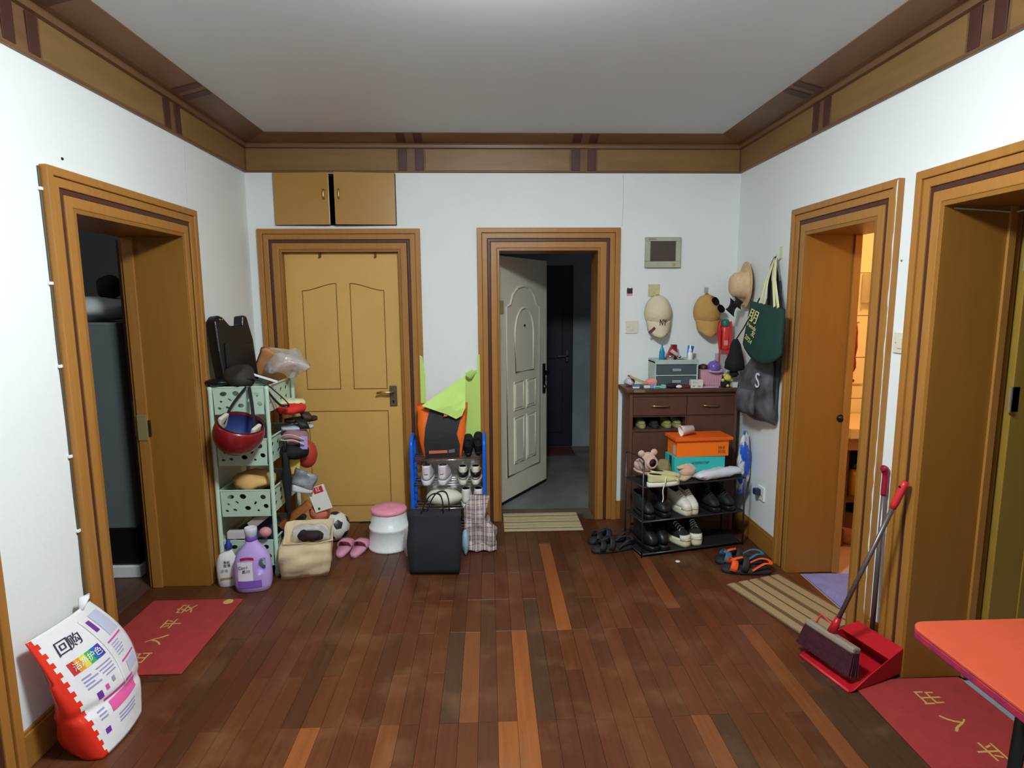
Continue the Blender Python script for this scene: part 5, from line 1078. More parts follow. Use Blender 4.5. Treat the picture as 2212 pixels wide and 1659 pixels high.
# ================================================================ ON THE CABINET
ZT = 1.013
ORGM = M('grey green plastic', (176, 192, 184), 0.4); SMK = M('smoky drawer', (84, 96, 100), 0.25, alpha=0.9)
t = thing('drawer_organizer', 'grey green mini drawer unit on the brown cabinet', 'organizer', (1.285, 4.0, ZT))
for sx in (-1, 1): bx('side_wall', sx * 0.145 - 0.006, 0, 0, sx * 0.145 + 0.006, 0.17, 0.19, ORGM, t, bevel=0.002)
bx('top_tray', -0.151, -0.004, 0.165, 0.151, 0.172, 0.178, ORGM, t, bevel=0.002); bx('back_wall', -0.14, 0.16, 0, 0.14, 0.17, 0.19, ORGM, t); bx('base', -0.14, 0, 0, 0.14, 0.16, 0.006, ORGM, t)
bx('middle_rail', -0.14, 0.0, 0.078, 0.14, 0.16, 0.086, ORGM, t); bx('front_lip', -0.151, -0.006, 0.158, 0.151, 0.0, 0.19, ORGM, t, bevel=0.002)
for z0 in (0.008, 0.088):
    d_ = bx('drawer', -0.136, -0.003, z0, 0.136, 0.15, z0 + 0.066, SMK, t, bevel=0.003); bx('pull', -0.03, -0.012, z0 + 0.022, 0.03, -0.003, z0 + 0.042, M('clear pull', (150, 158, 160), 0.2), d_, bevel=0.003)
ZO = ZT + 0.179
def bottle(name, label, loc, prof, mat, capprof=None, capmat=None, rot=(0, 0, 0), seg=16, sx=1, sy=1, cat='bottle'):
    tt = thing(name, label, cat, loc, rot); q = nb(); lathe(q, prof, seg, None, True, True, sx, sy); obj('body', q, mat, tt, smooth=True)
    if capprof: q = nb(); lathe(q, capprof, seg, None, True, True, sx, sy); obj('cap', q, capmat, tt, smooth=True)
    return tt
bottle('teal_bottle', 'narrow teal squeeze bottle at left on the drawer unit', (1.195, 4.05, ZO), [(0.018, 0), (0.02, 0.004), (0.019, 0.06), (0.008, 0.095), (0.005, 0.10)], M('teal plastic', (28, 140, 170), 0.3), [(0.006, 0.10), (0.004, 0.13)], M('teal cap', (40, 150, 190), 0.3), sx=1, sy=.7)
q = nb(); box(q, -0.02, -0.012, 0, 0.02, 0.012, 0.085); o = obj('red_carton', q, M('crimson carton', (176, 28, 58), 0.4), bevel=0.002); o.matrix_world = TR_((1.243, 4.07, ZO + 0.008), 0, 25, 0); tag(o, 'tilted crimson carton leaning on the drawer unit', 'box')
q = nb(); box(q, -0.018, -0.018, 0, 0.018, 0.018, 0.105); tag(obj('maroon_box', q, M('maroon carton', (138, 18, 44), 0.35), loc=(1.305, 4.14, ZO), bevel=0.002), 'upright maroon box at the back of the drawer unit', 'box')
bottle('clear_tube', 'clear cosmetic tube lying slanted before the maroon box', (1.252, 4.035, ZO + 0.072), [(0.010, 0), (0.013, 0.004), (0.013, 0.06), (0.008, 0.064)], M('clear plastic tube', (206, 200, 196), 0.2, alpha=0.8), [(0.009, 0.064), (0.009, 0.085)], CHR, rot=(0, math.radians(125), 0), cat='tube')
bottle('glass_jar', 'small glass jar with silver lid on the drawer unit', (1.245, 4.02, ZO), [(0.022, 0), (0.024, 0.003), (0.024, 0.026)], M('jar glass', (176, 170, 170), 0.1, alpha=0.7), [(0.025, 0.027), (0.025, 0.036), (0.023, 0.038)], CHR, cat='jar')
q = nb(); tube(q, [(0.02 * math.cos(a), 0.012 * math.sin(a), 0) for a in [2 * PI * i / 16 for i in range(16)]], 0.006, 8, True); tag(obj('hair_tie', q, M('dark plum elastic', (58, 40, 66), .8), loc=(1.325, 4.03, ZO + .006), smooth=True), 'dark plum hair tie lying on the drawer unit', 'hair tie')
t = thing('blue_tube', 'bright blue flat tube standing behind the white spray bottle', 'tube', (1.395, 4.09, ZO), (0, math.radians(10), math.radians(10)))
q = nb(); loft(q, [[(w_ * math.cos(a), d_ * math.sin(a), z) for a in [2 * PI * i / 16 for i in range(16)]] for z, w_, d_ in ((0.015, .014, .014), (0.03, .018, .013), (0.10, .025, .002))]); obj('body', q, M('bright blue', (40, 120, 216), 0.35), t, smooth=True)
q = nb(); lathe(q, [(0.013, 0), (0.013, 0.016)], 14); obj('cap', q, WHT, t)
bottle('spray_bottle', 'small white nasal spray bottle on the drawer unit', (1.385, 4.03, ZO), [(0.017, 0), (0.018, 0.003), (0.018, 0.05), (0.013, 0.056), (0.012, 0.062)], WHT, [(0.011, 0.062), (0.011, 0.075), (0.006, 0.085), (0.005, 0.108), (0.003, 0.11)], M('white cap', (240, 240, 244), .3))
# pink basket and hat-like holder
PKB = M('pink plastic basket', (212, 158, 172), 0.45)
t = thing('pink_basket', 'pink ribbed plastic basket beside the drawer unit', 'basket', (1.535, 4.08, ZT))
q = nb(); bag_body(q, 0.135, 0.12, 0.115, 0.0, 4, 0.0, 1, 0.155, 0.135); obj('body', q, PKB, t)
for i in range(9): bx('rib', -0.062 + i * 0.0152, -0.0655, 0.008, -0.056 + i * 0.0152, -0.060, 0.106, PKB, t, bevel=0.001)
q = nb(); tube(q, [(x, y, 0.115) for x, y in ((-.0775, -.0675), (.0775, -.0675), (.0775, .0675), (-.0775, .0675))], 0.004, 6, True); obj('rim', q, PKB, t)
lump('brown_purse', 'dark brown purse stuffed in the pink basket', 'purse', (1.495, 4.07, ZT + 0.095), (0.035, 0.04, 0.03), M('dark brown leather', (66, 42, 38), .5), 5, .3)
t = thing('purple_cap_holder', 'small purple dome shaped toy cap on the pink basket', 'toy', (1.56, 4.045, ZT + 0.118), (math.radians(14), 0, 0))
PUR = M('purple plastic', (112, 92, 168), 0.3)
q = nb(); lathe(q, [(0.046, 0.0), (0.046, 0.01), (0.042, 0.03), (0.032, 0.046), (0.016, 0.054), (0.002, 0.056)], 24, None, False, True); obj('dome', q, PUR, t, smooth=True, solid=0.002)
q = nb(); grid(q, lambda u, v: ((0.046 + 0.02 * v) * math.cos(PI * (1.12 + .76 * u)), (0.046 + 0.022 * v) * math.sin(PI * (1.12 + .76 * u)), 0.002 - 0.004 * v), 12, 3); obj('peak', q, M('pale lilac peak', (190, 168, 204), .4), t, smooth=True, solid=0.002)
q = nb(); ball(q, (0, 0, 0.060), 0.008, 10, 8); obj('button', q, M('pink button', (214, 110, 130), .4), t, smooth=True)
# red bottle on clear box
t = thing('clear_box', 'tall clear plastic box with red frame at the corner', 'box', (1.675, 4.135, ZT))
CLB = M('hazy clear plastic', (206, 200, 200), 0.25, alpha=0.6); RDP = M('red plastic', (206, 38, 40), 0.4)
bx('clear_wall', -0.058, -0.05, 0, 0.058, 0.05, 0.205, CLB, t, bevel=0.004); bx('red_tray', -0.012, -0.054, 0.205, 0.064, 0.052, 0.245, RDP, t, bevel=0.004); bx('red_edge', -0.066, -0.054, 0.0, -0.058, -0.04, 0.40, RDP, t, bevel=0.002); bx('lid', -0.058, -0.05, 0.205, -0.012, 0.05, 0.215, CLB, t)
t = thing('thermos', 'red insulated bottle with green cap in a red sleeve', 'bottle', (1.663, 4.135, ZT + 0.2465))
q = nb(); lathe(q, [(0.027, 0), (0.028, 0.004), (0.028, 0.15), (0.022, 0.165)], 20); obj('body', q, M('bright red lacquer', (216, 60, 48), 0.3), t, smooth=True)
q = nb(); lathe(q, [(0.027, 0.163), (0.029, 0.168), (0.029, 0.195), (0.022, 0.21), (0.004, 0.212)], 20); obj('cap', q, M('green cap', (36, 116, 88), 0.4), t, smooth=True)
for sx in (-1, 1): q = nb(); tube(q, spline([(sx * 0.03, -0.006, 0.0), (sx * 0.04, -0.006, 0.08), (sx * 0.042, -0.006, 0.15), (sx * 0.034, -0.006, 0.195)], 4), 0.011, 8); obj('sleeve_strap', q, RDP, t, smooth=True)
bx('label', -0.014, -0.0295, 0.03, 0.014, -0.0275, 0.065, M('pink label', (226, 150, 140), .5), t)
# plush toy (generic), white cartons
t = thing('plush_toy', 'small yellow plush doll with pale blue hood on the cabinet', 'toy', (1.615, 3.975, ZT))
YP = M('yellow plush', (222, 208, 92), 0.95, bump=.4, bscale=200); BP_ = M('pale blue plush', (140, 176, 184), 0.95, bump=.4, bscale=200)
q = nb(); ball(q, (0, 0, 0.028), (0.03, 0.025, 0.028), 16, 10); obj('body', q, M('dark navy plush', (36, 36, 48), 0.95), t, smooth=True)
q = nb(); ball(q, (0.018, -0.006, 0.068), (0.029, 0.026, 0.027), 16, 10); obj('head', q, YP, t, smooth=True)
q = nb(); ball(q, (0.032, 0.010, 0.078), (0.027, 0.022, 0.032), 16, 10); obj('hood', q, BP_, t, smooth=True)
for c in ((-0.008, -0.008, 0.085), (0.042, -0.014, 0.052), (-0.02, -0.012, 0.05), (0.012, -0.02, 0.012)): q = nb(); ball(q, c, 0.011, 10, 8); obj('paw', q, YP, t, smooth=True)
q = nb(); ball(q, (0.034, -0.030, 0.070), 0.004, 8, 6); obj('eye', q, BLK, t)
q = nb(); box(q, 0, 0, 0, 0.082, 0.04, 0.055); t = thing('white_carton', 'small white printed medicine carton at the cabinet front', 'box', (1.372, 3.948, ZT)); obj('carton', q, M('white carton', (226, 222, 206), .5), t, bevel=0.001)
for i in range(3): bx('print_line', 0.008, -0.0006, 0.045 - i * .006, 0.03 + 0.01 * i, -0.0001, 0.047 - i * .006, M('grey print', ()), t)
bx('print_block', 0.012, -0.0006, 0.008, 0.024, -0.0001, 0.018, M('grey print', ()), t); bx('print_block', 0.046, -0.0006, 0.008, 0.066, -0.0001, 0.016, M('grey print', ()), t)
tag(bx('flat_carton', 1.662, 3.945, ZT, 1.758, 4.03, ZT + 0.036, M('white flat box', (222, 222, 218), .5), bevel=0.002), 'flat white box at the right cabinet end', 'box')
t = thing('upright_carton', 'upright white carton behind the flat white box', 'box', (1.705, 4.05, ZT)); bx('carton', -0.055, 0, 0, 0.05, 0.028, 0.165, M('white upright box', (214, 214, 210), .5), t, bevel=0.002); bx('tape_seam', -0.055, -0.0006, 0.11, 0.05, 0.0, 0.114, M('grey seam', (170, 170, 168)), t)
# left clutter on the cabinet
q = nb(); grid(q, lambda u, v: (-0.10 + 0.22 * u, -0.04 + 0.1 * v, 0.062 * (1 - u) ** 2 + 0.006 + 0.01 * math.sin(PI * v)), 14, 6); tag(obj('straw_fan', q, M('straw tan', (206, 172, 120), .8, var=.15, scale=30), loc=(1.075, 4.06, ZT), smooth=True, solid=0.006), 'curved tan straw fan at the left cabinet end', 'fan')
lump('pink_cloth', 'pink crumpled headband beside the straw fan', 'headband', (1.135, 4.03, ZT + 0.005), (0.06, 0.035, 0.028), M('coral pink cloth', (232, 148, 140), .85), 3, .35)
lump('lilac_bag', 'pale lilac plastic wrapper at the far left of the cabinet', 'wrapper', (0.985, 4.10, ZT), (0.035, 0.05, 0.028), M('pale lilac film', (206, 200, 214), .4), 8, .3)
t = thing('lotion_tube', 'white and blue ointment tube lying on the cabinet', 'tube', (1.085, 3.962, ZT), (0, 0, 0.1)); bx('body', -0.035, -0.012, 0, 0.008, 0.012, 0.02, M('cream tube', (222, 222, 204), .4), t, bevel=.006); bx('cap', 0.008, -0.012, 0.0, 0.03, 0.012, 0.022, M('sky blue', (110, 160, 220), .4), t, bevel=.004)
t = thing('mint_tube', 'mint green ointment tube with clip lying on the cabinet', 'tube', (1.155, 3.95, ZT), (0, 0, 0.1)); bx('body', -0.042, -0.011, 0, 0.012, 0.011, 0.018, M('mint tube', (150, 206, 190), .4), t, bevel=.005); bx('cap', 0.013, -0.014, 0, 0.042, 0.014, 0.026, M('pale teal clip', (132, 190, 186), .4), t, bevel=.004); bx('print', -0.036, -0.0118, 0.006, 0.0, -0.0108, 0.012, M('teal print', (60, 120, 120)), t)
t = thing('small_card', 'blue and white contact lens case at the left cabinet edge', 'case', (1.0, 3.975, ZT)); bx('base', -0.022, -0.014, 0, 0.022, 0.014, 0.01, WHT, t, bevel=.003); bx('lid', -0.022, -0.014, 0.0105, 0.022, 0.014, 0.018, M('deep sky blue', (80, 140, 190), .4), t, bevel=.003)
lump('white_stone', 'small white rounded clip lying before the drawer unit', 'clip', (1.288, 3.945, ZT), (0.022, 0.012, 0.011), WHT, 4, .2)
lump('dark_purse', 'flat dark purse before the drawer unit', 'purse', (1.245, 3.968, ZT), (0.042, 0.022, 0.016), M('black purple', (40, 28, 36), .7), 6, .25)
tag(bx('red_wallet', 1.316, 3.95, ZT, 1.368, 3.99, ZT + 0.02, M('dark red leather', (110, 28, 34), .5), bevel=.004), 'dark red wallet beside the white medicine carton', 'wallet')
tag(bx('clear_ruler', 1.46, 3.95, ZT, 1.565, 3.97, ZT + 0.007, M('clear lilac plastic', (196, 200, 214), .2), bevel=.002), 'clear flat ruler at the cabinet front edge', 'ruler')
# ================================================================ HANGING ON THE WALLS
CRC = M('cream cap cotton', (222, 210, 180), 0.85, var=0.08, scale=8, bump=.15, bscale=120); TAN = M('tan cap cotton', (196, 152, 86), 0.85, var=0.08, scale=8, bump=.15, bscale=120)
t = thing('baseball_cap', 'cream cap with dark monogram hanging on the blank plate', 'cap', (1.197, D - 0.002, 1.652), group='caps on the far wall'); cap_hat(t, CRC, CRC)
text('NY', 0.062, M('navy thread', (40, 34, 54), .8), t, frame((0.012, -0.116, -0.200), (1, 0.0, 0), (0, -0.15, 1)), sx=.58, ext=0.002)
q = nb(); box(q, -0.028, -0.002, -0.008, 0.028, 0.002, 0.008); o = obj('brim_tag', q, M('plum tag', (96, 50, 66), .6), t); o.matrix_local = TR_((-0.062, -0.108, -0.252), 0, -40, 0)
t = thing('baseball_cap', 'plain tan cap hanging on a wall hook', 'cap', (1.548, D - 0.002, 1.656), group='caps on the far wall'); cap_hat(t, TAN, TAN)
t = thing('sunglasses', 'black sunglasses hooked on the tan cap', 'sunglasses'); t.matrix_world = TR_((1.590, D - 0.128, 1.572), 0, 52, 0)
for sx in (-1, 1):
    q = nb(); prism(q, [(sx * 0.034 + 0.029 * math.copysign(abs(math.cos(a)) ** .8, math.cos(a)), 0.022 * math.copysign(abs(math.sin(a)) ** .8, math.sin(a))) for a in [2 * PI * i / 18 for i in range(18)]], -0.002, 0.002, frame((0, 0, 0), (1, 0, 0), (0, 0, 1))); obj('lens', q, M('black lens', (22, 20, 22), .12), t)
    q = nb(); tube(q, [(sx * 0.062, 0, 0.008), (sx * 0.064, 0.04, 0.008), (sx * 0.060, 0.075, 0.0)], 0.0025, 6); obj('temple', q, BLK, t)
q = nb(); tube(q, [(-0.008, 0, 0.006), (0, -0.002, 0.009), (0.008, 0, 0.006)], 0.003, 6); obj('bridge', q, BLK, t)
t = wallthing('wall_hook', 'small clear adhesive hook above the tan cap', 'hook', 1.548, 1.675); bx('pad', -0.014, -0.02, 0, 0.014, 0.02, 0.003, M('clear pad', (196, 198, 196), .2, alpha=.6), t); q = nb(); tube(q, [(0, -0.005, 0.003), (0, -0.018, 0.014), (0, -0.012, 0.022)], 0.003, 6); obj('hook', q, CHR, t)
LGH = M('pale yellow green plastic', (206, 210, 150), .5)
def ghook(label, u, z):
    t = wallthing('adhesive_hook', label, 'hook', u, z, 'R', group='pale green hooks on the right wall'); bx('pad', -0.014, -0.03, 0, 0.014, 0.045, 0.004, LGH, t, bevel=.002)
    q = nb(); tube(q, [(0, -0.01, 0.004), (0, -0.03, 0.016), (0, -0.026, 0.03), (0, -0.014, 0.032)], 0.005, 8); obj('hook', q, LGH, t, smooth=True)
ghook('pale green hook above the straw hat', 3.99, 1.80); ghook('pale green hook above the green tote', 3.573, 1.875)
# straw hat: local z = out of the wall (-X)
STR = M('pale straw', (222, 190, 150), .8, var=.1, scale=60, bump=.3, bscale=150)
t = thing('straw_hat', 'pale straw sun hat with black ribbon on the right wall', 'hat'); t.matrix_world = frame((XR - 0.022, 3.985, 1.705), (0, 1, 0), (0, 0, 1)) @ Matrix.Rotation(PI, 4, 'Y') @ Matrix.Rotation(math.radians(-8), 4, 'Y')
q = nb(); lathe(q, [(0.155, 0.012), (0.13, 0.002), (0.10, 0.004), (0.088, 0.012), (0.086, 0.05), (0.078, 0.085), (0.055, 0.105), (0.02, 0.110), (0.003, 0.110)], 36, None, False, True, 1, 1.0); obj('crown_and_brim', q, STR, t, smooth=True, solid=0.004)
q = nb(); lathe(q, [(0.0895, 0.014), (0.0885, 0.038)], 36, None, False, False); obj('ribbon', q, STR, t, smooth=True)
RIB = M('black ribbon', (26, 24, 28), .6)
bw_ = nb(); pillow(bw_, 0.07, 0.055, 0.018, TR_((XR - 0.10, 3.93, 1.585), 0, 25, 30), 6, -.6); pillow(bw_, 0.07, 0.09, 0.014, TR_((XR - 0.115, 3.985, 1.555), 0, 30, 30), 6, -.6); o = obj('bow', bw_, RIB, t, smooth=True); o.matrix_parent_inverse = t.matrix_world.inverted()
# green tote on right wall
GRN = M('dark green canvas', (22, 58, 52), 0.8, var=.1, scale=6, bump=.12, bscale=140); CRW = M('cream webbing handle', (226, 222, 170), .8)
t = thing('green_tote', 'dark green tote bag with cream handles on the right wall', 'bag')
tl, tr, bl, br = Sp(1622, 650, 1.575), Sp(1697, 668, 1.655), Sp(1604, 742, 1.555), Sp(1690, 765, 1.635)
bm_ = Sp(1648, 792, 1.66)
q = nb()
def tote(u, v, d):
    top = tl.lerp(tr, u); bot = bl.lerp(br, u) + Vector((0, 0, -0.09 * math.sin(PI * u) ** .8)); p = top.lerp(bot, v)
    return p + Vector((-0.72, -0.7, 0)).normalized() * d * math.sin(PI * min(1, max(0, u))) ** .3 * (0.25 + 0.75 * math.sin(PI * min(.98, v * .8 + .12)))
nrm_ = 12
loft(q, [[tote(i / 14, j / nrm_, 0.03) for i in range(15)] + [tote(1 - i / 14, j / nrm_, -0.02) for i in range(1, 14)] for j in range(nrm_ + 1)], True, True); obj('body', q, GRN, t, smooth=True)
hk = Vector((XR - 0.032, 3.573, 1.862))
for u0, u1 in ((0.30, 0.82), (0.42, 0.72)):
    a, c = tote(u0, 0.0, 0.03), tote(u1, 0.0, 0.03)
    q = nb(); tube(q, [a, a.lerp(hk, .5) + Vector((-.012, 0, 0)), hk + Vector((-.004, 0.004, -.004)), hk + Vector((0, 0, 0.004)), hk + Vector((-.004, -.004, -.004)), c.lerp(hk, .5) + Vector((-.012, 0, 0)), c], 0.011, 8, flat=.3, up=(1, 0, 0)); obj('handle', q, CRW, t, smooth=True)
def tote_text(s, u, v, size, sx=1.0):
    p = tote(u, v, 0.032); du = (tote(u + .04, v, 0.032) - tote(u - .04, v, .032)); dv = (tote(u, v - .04, .032) - tote(u, v + .04, .032)); m = frame(p, du, dv)
    text(s, size, M('pale yellow print', (206, 202, 132), .7), t, m @ Matrix.Translation((0, 0, 0.004)), sx=sx, ext=.001)
tote_text('朋', 0.20, 0.27, 0.085, 1.2); tote_text('friends', 0.20, 0.45, 0.035); tote_text('友', 0.27, 0.56, 0.04); tote_text('2024', 0.16, 0.72, 0.04)
# grey backpack under / behind the tote
CAM = M('grey camouflage nylon', (112, 112, 120), 0.6, var=0.5, var2=(40, 40, 46), scale=9)
t = thing('backpack', 'grey mottled backpack hanging below the green tote', 'bag')
q = nb(); R = []
for z, y0, y1, d in ((0.845, 3.50, 3.82, .03), (0.875, 3.46, 3.875, .085), (0.98, 3.45, 3.885, .12), (1.10, 3.455, 3.85, .12), (1.25, 3.47, 3.74, .08), (1.42, 3.48, 3.70, .05), (1.56, 3.50, 3.68, .035), (1.68, 3.53, 3.64, .03), (1.72, 3.55, 3.62, .02)):
    R.append([(XR - 0.008 - d * (0.5 + 0.5 * math.copysign(abs(math.cos(a)) ** .6, math.cos(a))), (y0 + y1) / 2 + (y1 - y0) / 2 * math.copysign(abs(math.sin(a)) ** .6, math.sin(a)), z) for a in [2 * PI * i / 24 for i in range(24)]])
loft(q, R); bmesh.ops.subdivide_edges(q, edges=q.edges, cuts=1, use_grid_fill=True); crumple(q, 0.016, 11, 3); crumple(q, 0.008, 30, 5)
for v in q.verts: v.co.x = min(v.co.x, XR - 0.005)
obj('body', q, CAM, t, smooth=True)
q = nb(); pillow(q, 0.26, 0.17, 0.05, Matrix.Translation((XR - 0.125, 3.69, 0.965)) @ Matrix.Rotation(PI / 2, 4, 'Z'), 10); crumple(q, 0.006, 16, 6); obj('front_pocket', q, CAM, t, smooth=True)
for y in (3.505, 3.60): q = nb(); tube(q, spline([(XR - 0.05, y, 1.55), (XR - 0.055, y - .01, 1.72), (XR - 0.05, (y + 3.573) / 2, 1.80), (XR - 0.036, 3.573, 1.855)], 5), 0.016, 8, flat=.4, up=(1, 0, 0)); obj('shoulder_strap', q, BLKF, t, smooth=True)
q = nb(); tube(q, spline([(XR - 0.06, 3.475, 1.35), (XR - 0.06, 3.455, 1.15), (XR - 0.055, 3.465, 0.95)], 5), 0.014, 8, flat=.4, up=(1, 0, 0)); obj('side_strap', q, BLKF, t, smooth=True)
text('S', 0.13, M('white reflective print', (226, 222, 232), .4), t, frame((XR - 0.135, 3.515, 1.115), (0.12, -1, 0), (0, 0, 1)), sx=.9, ext=.001)
q = nb(); tube(q, spline([(XR - 0.07, 3.80, 0.92), (XR - 0.08, 3.835, 0.88), (XR - 0.075, 3.845, 0.84)], 4), 0.010, 8, flat=.5); obj('white_tab', q, M('pale tab', (206, 212, 210), .5), t, smooth=True)
q = nb(); R = []
t = thing('fluffy_pouch', 'black fluffy drawstring pouch hanging left of the green tote', 'pouch', (1.645, 3.90, 1.095))
q = nb(); lathe(q, [(0.012, 0.0), (0.028, 0.015), (0.022, 0.04), (0.068, 0.055), (0.060, 0.10), (0.045, 0.16), (0.035, 0.215), (0.015, 0.25)], 16); crumple(q, 0.010, 30, 2); obj('body', q, BLKF, t, smooth=True)
q = nb(); tube(q, [(0.0, 0, 0.245), (0.03, -0.05, 0.33), (0.062, -0.19, 0.52)], 0.004, 6); obj('drawstring', q, BLKF, t)
# ================================================================ FLOOR, RIGHT
def sandal(parent, L, W, sole, strap, cols, heel=True):
    q = nb(); loft(q, [ring3(outline(L, W * .40, W * .47), 0), ring3(outline(L, W * .44, W * .52), .01), ring3(outline(L, W * .42, W * .5), .028)]); obj('sole', q, sole, parent, smooth=True)
    q = nb(); loft(q, [ring3(outline(L * .94, W * .36, W * .44, y0=.008), 0.0282), ring3(outline(L * .93, W * .34, W * .42, y0=.009), .031)]); obj('footbed', q, M('dark footbed', (40, 38, 38), .8), parent, smooth=True)
    for i, (y, h_, w_) in enumerate(((0.80, .05, .022), (0.58, .068, .020))):
        q = nb(); tube(q, [(W * .5 * math.cos(PI * k / 12), L * y - .02 * math.sin(PI * k / 12), .022 + h_ * math.sin(PI * k / 12) ** .7) for k in range(13)], w_, 8, flat=.2); obj('strap', q, cols[i % len(cols)], parent, smooth=True)
    q = nb(); tube(q, [(0, L * .82, .068), (0, L * .7, .082), (0, L * .56, .092)], .014, 8, flat=.3); obj('strap', q, cols[-1], parent, smooth=True)
    if heel: q = nb(); tube(q, spline([(-W * .46, L * .42, .03), (-W * .44, L * .2, .075), (-W * .25, L * .04, .07), (W * .25, L * .04, .07), (W * .44, L * .2, .065), (W * .46, L * .42, .03)], 5), .012, 8, flat=.3); obj('heel_strap', q, cols[0], parent, smooth=True)
SDB = M('black rubber sole', (34, 36, 36), .7); ST1 = M('charcoal strap', (40, 38, 40), .6)
for i, (loc, rz) in enumerate((((0.925, 3.675, 0), math.radians(101)), ((0.93, 3.80, 0), math.radians(97)))):
    t = thing('sport_sandal', ('black strap sandal nearer us before the entry doorway', 'black strap sandal behind its pair before the entry doorway')[i], 'sandal', loc, (0, 0, rz), 'black sandals by the entry'); sandal(t, 0.285, 0.105, SDB, ST1, [ST1])
OST = M('orange strap', (236, 92, 38), .6); BST = M('teal blue strap', (52, 112, 150), .6)
for i, (loc, rz) in enumerate((((1.655, 3.27, 0), math.radians(80)), ((1.665, 3.405, 0), math.radians(84)))):
    t = thing('trail_sandal', ('black sandal with orange straps nearest the bath mat', 'black sandal with blue and orange straps nearer the wire rack')[i], 'sandal', loc, (0, 0, rz), 'orange strapped sandals'); sandal(t, 0.285, 0.108, SDB, OST, [OST, ST1, OST] if i == 0 else [BST, ST1, OST])
q = nb(); lathe(q, [(0.014, 0), (0.015, 0.001), (0.014, 0.003), (0.002, 0.0032)], 18); tag(obj('bottle_cap', q, WHT, loc=(1.155, 3.455, 0.0005), smooth=True), 'tiny white disc lying on the floor before wire rack', 'disc')
# ---- dustpan and broom
RP = M('red dustpan plastic', (186, 26, 40), 0.3)
t = thing('dustpan', 'red long handled dustpan by the right wall', 'dustpan', (1.575, 2.355, 0), (0, 0, math.radians(14)))
# local: opening toward -x, width along y
q = nb()
hw = 0.135
sec = [(-0.15, 0.004, hw), (-0.05, 0.010, hw * .98), (0.06, 0.014, hw * .9), (0.145, 0.016, hw * .82)]
g = [q.verts.new((x, s * w_, z)) for x, z, w_ in sec for s in (-1, 1)]
for i in range(3): q.faces.new((g[2 * i], g[2 * i + 1], g[2 * i + 3], g[2 * i + 2]))
for s in (0, 1):
    top = [q.verts.new((x + (0.0 if i else .02), (w_ + .004) * (1 if s else -1), z + hh)) for i, ((x, z, w_), hh) in enumerate(zip(sec, (0.008, 0.05, 0.09, 0.115)))]
    for i in range(3): q.faces.new((g[2 * i + s], g[2 * i + 2 + s], top[i + 1], top[i]))
    if s: tR = top
    else: tL = top
q.faces.new((g[6], g[7], tR[3], tL[3])); q.faces.new((tL[3], tR[3], tR[2], tL[2]))
obj('pan', q, RP, t, solid=0.004, bevel=0.0)
q = nb(); tube(q, [(-0.15, -hw, 0.006), (-0.15, hw, 0.006)], 0.007, 8); obj('lip', q, M('pinkish red rubber', (206, 52, 60), .4), t, smooth=True)
tw = Matrix.Translation((1.575, 2.355, 0)) @ Matrix.Rotation(math.radians(14), 4, 'Z'); ti = tw.inverted()
pb, pt = Vector((1.715, 2.44, 0.10)), Sp(1914, 1015, 1.748)
GRP = M('grey brown steel pole', (112, 100, 98), 0.35, metal=.5); MAR = M('maroon grip', (150, 22, 54), .3)
pg = pb.lerp(pt, .86)
q = nb(); tube(q, [ti @ pb, ti @ pg], 0.0105, 10); obj('pole', q, GRP, t, smooth=True)
q = nb(); tube(q, spline([ti @ pb.lerp(pt, .85), ti @ pb.lerp(pt, .92), ti @ (pb.lerp(pt, .975)), ti @ (pt + Vector((-.008, -.004, 0.004))), ti @ (pt + Vector((-.022, -.006, .010)))], 4), [0.0135] * 9 + [0.016] * 4 + [0.015] * 3 + [0.011], 12); obj('grip', q, MAR, t, smooth=True)
t = thing('broom', 'long handled broom with maroon bristles standing in the dustpan', 'broom')
bA, bB = Vector((1.425, 2.487, 0.034)), Vector((1.498, 2.245, 0.034)); bd = (bB - bA).normalized(); bm2 = frame(bA.lerp(bB, .5), bd, (0.25, 0.1, 0.96))
q = nb(); L2 = (bB - bA).length / 2
BRS = M('maroon bristles', (72, 24, 34), .85, var=.5, scale=120, stretch=(1, .05, 1)); 
random.seed(5)
for i in range(34):
    for k in range(5):
        x = -L2 + 2 * L2 * (i + .5) / 34; z = -0.022 + 0.011 * k; sp = 1.12
        a = Vector((x * sp + random.uniform(-.002, .002), 0.0 + random.uniform(0, .006), z * 1.25)); c = Vector((x, 0.105, z * .8))
        r1, r2 = 0.0052, 0.0052
        loft(q, [[bm2 @ (a + Vector((r1 * math.cos(j * PI / 2), 0, r1 * math.sin(j * PI / 2)))) for j in range(4)], [bm2 @ (c + Vector((r2 * math.cos(j * PI / 2), 0, r2 * math.sin(j * PI / 2)))) for j in range(4)]])
o = obj('bristles', q, BRS, t); o['kind'] = 'stuff'
q = nb(); box(q, -L2 * 1.02, 0.095, -0.024, L2 * 1.02, 0.125, 0.024, bm2); obj('head', q, M('grey taupe plastic', (150, 134, 118), .4), t, bevel=.009)
hp = bm2 @ Vector((-0.005, 0.125, 0)); ht = Sp(1957, 1040, 1.712)
q = nb(); tube(q, [hp, hp.lerp(ht, .1)], [0.020, 0.013], 10); obj('socket', q, RP, t, smooth=True)
q = nb(); tube(q, [hp.lerp(ht, .03), hp.lerp(ht, .84)], 0.0095, 10); obj('pole', q, GRP, t, smooth=True)
q = nb(); tube(q, [hp.lerp(ht, .83), hp.lerp(ht, .86), hp.lerp(ht, .97), ht], [0.012, 0.0145, 0.0155, 0.012], 12); g_ = obj('grip', q, M('coral red grip', (206, 48, 52), .35), t, smooth=True)
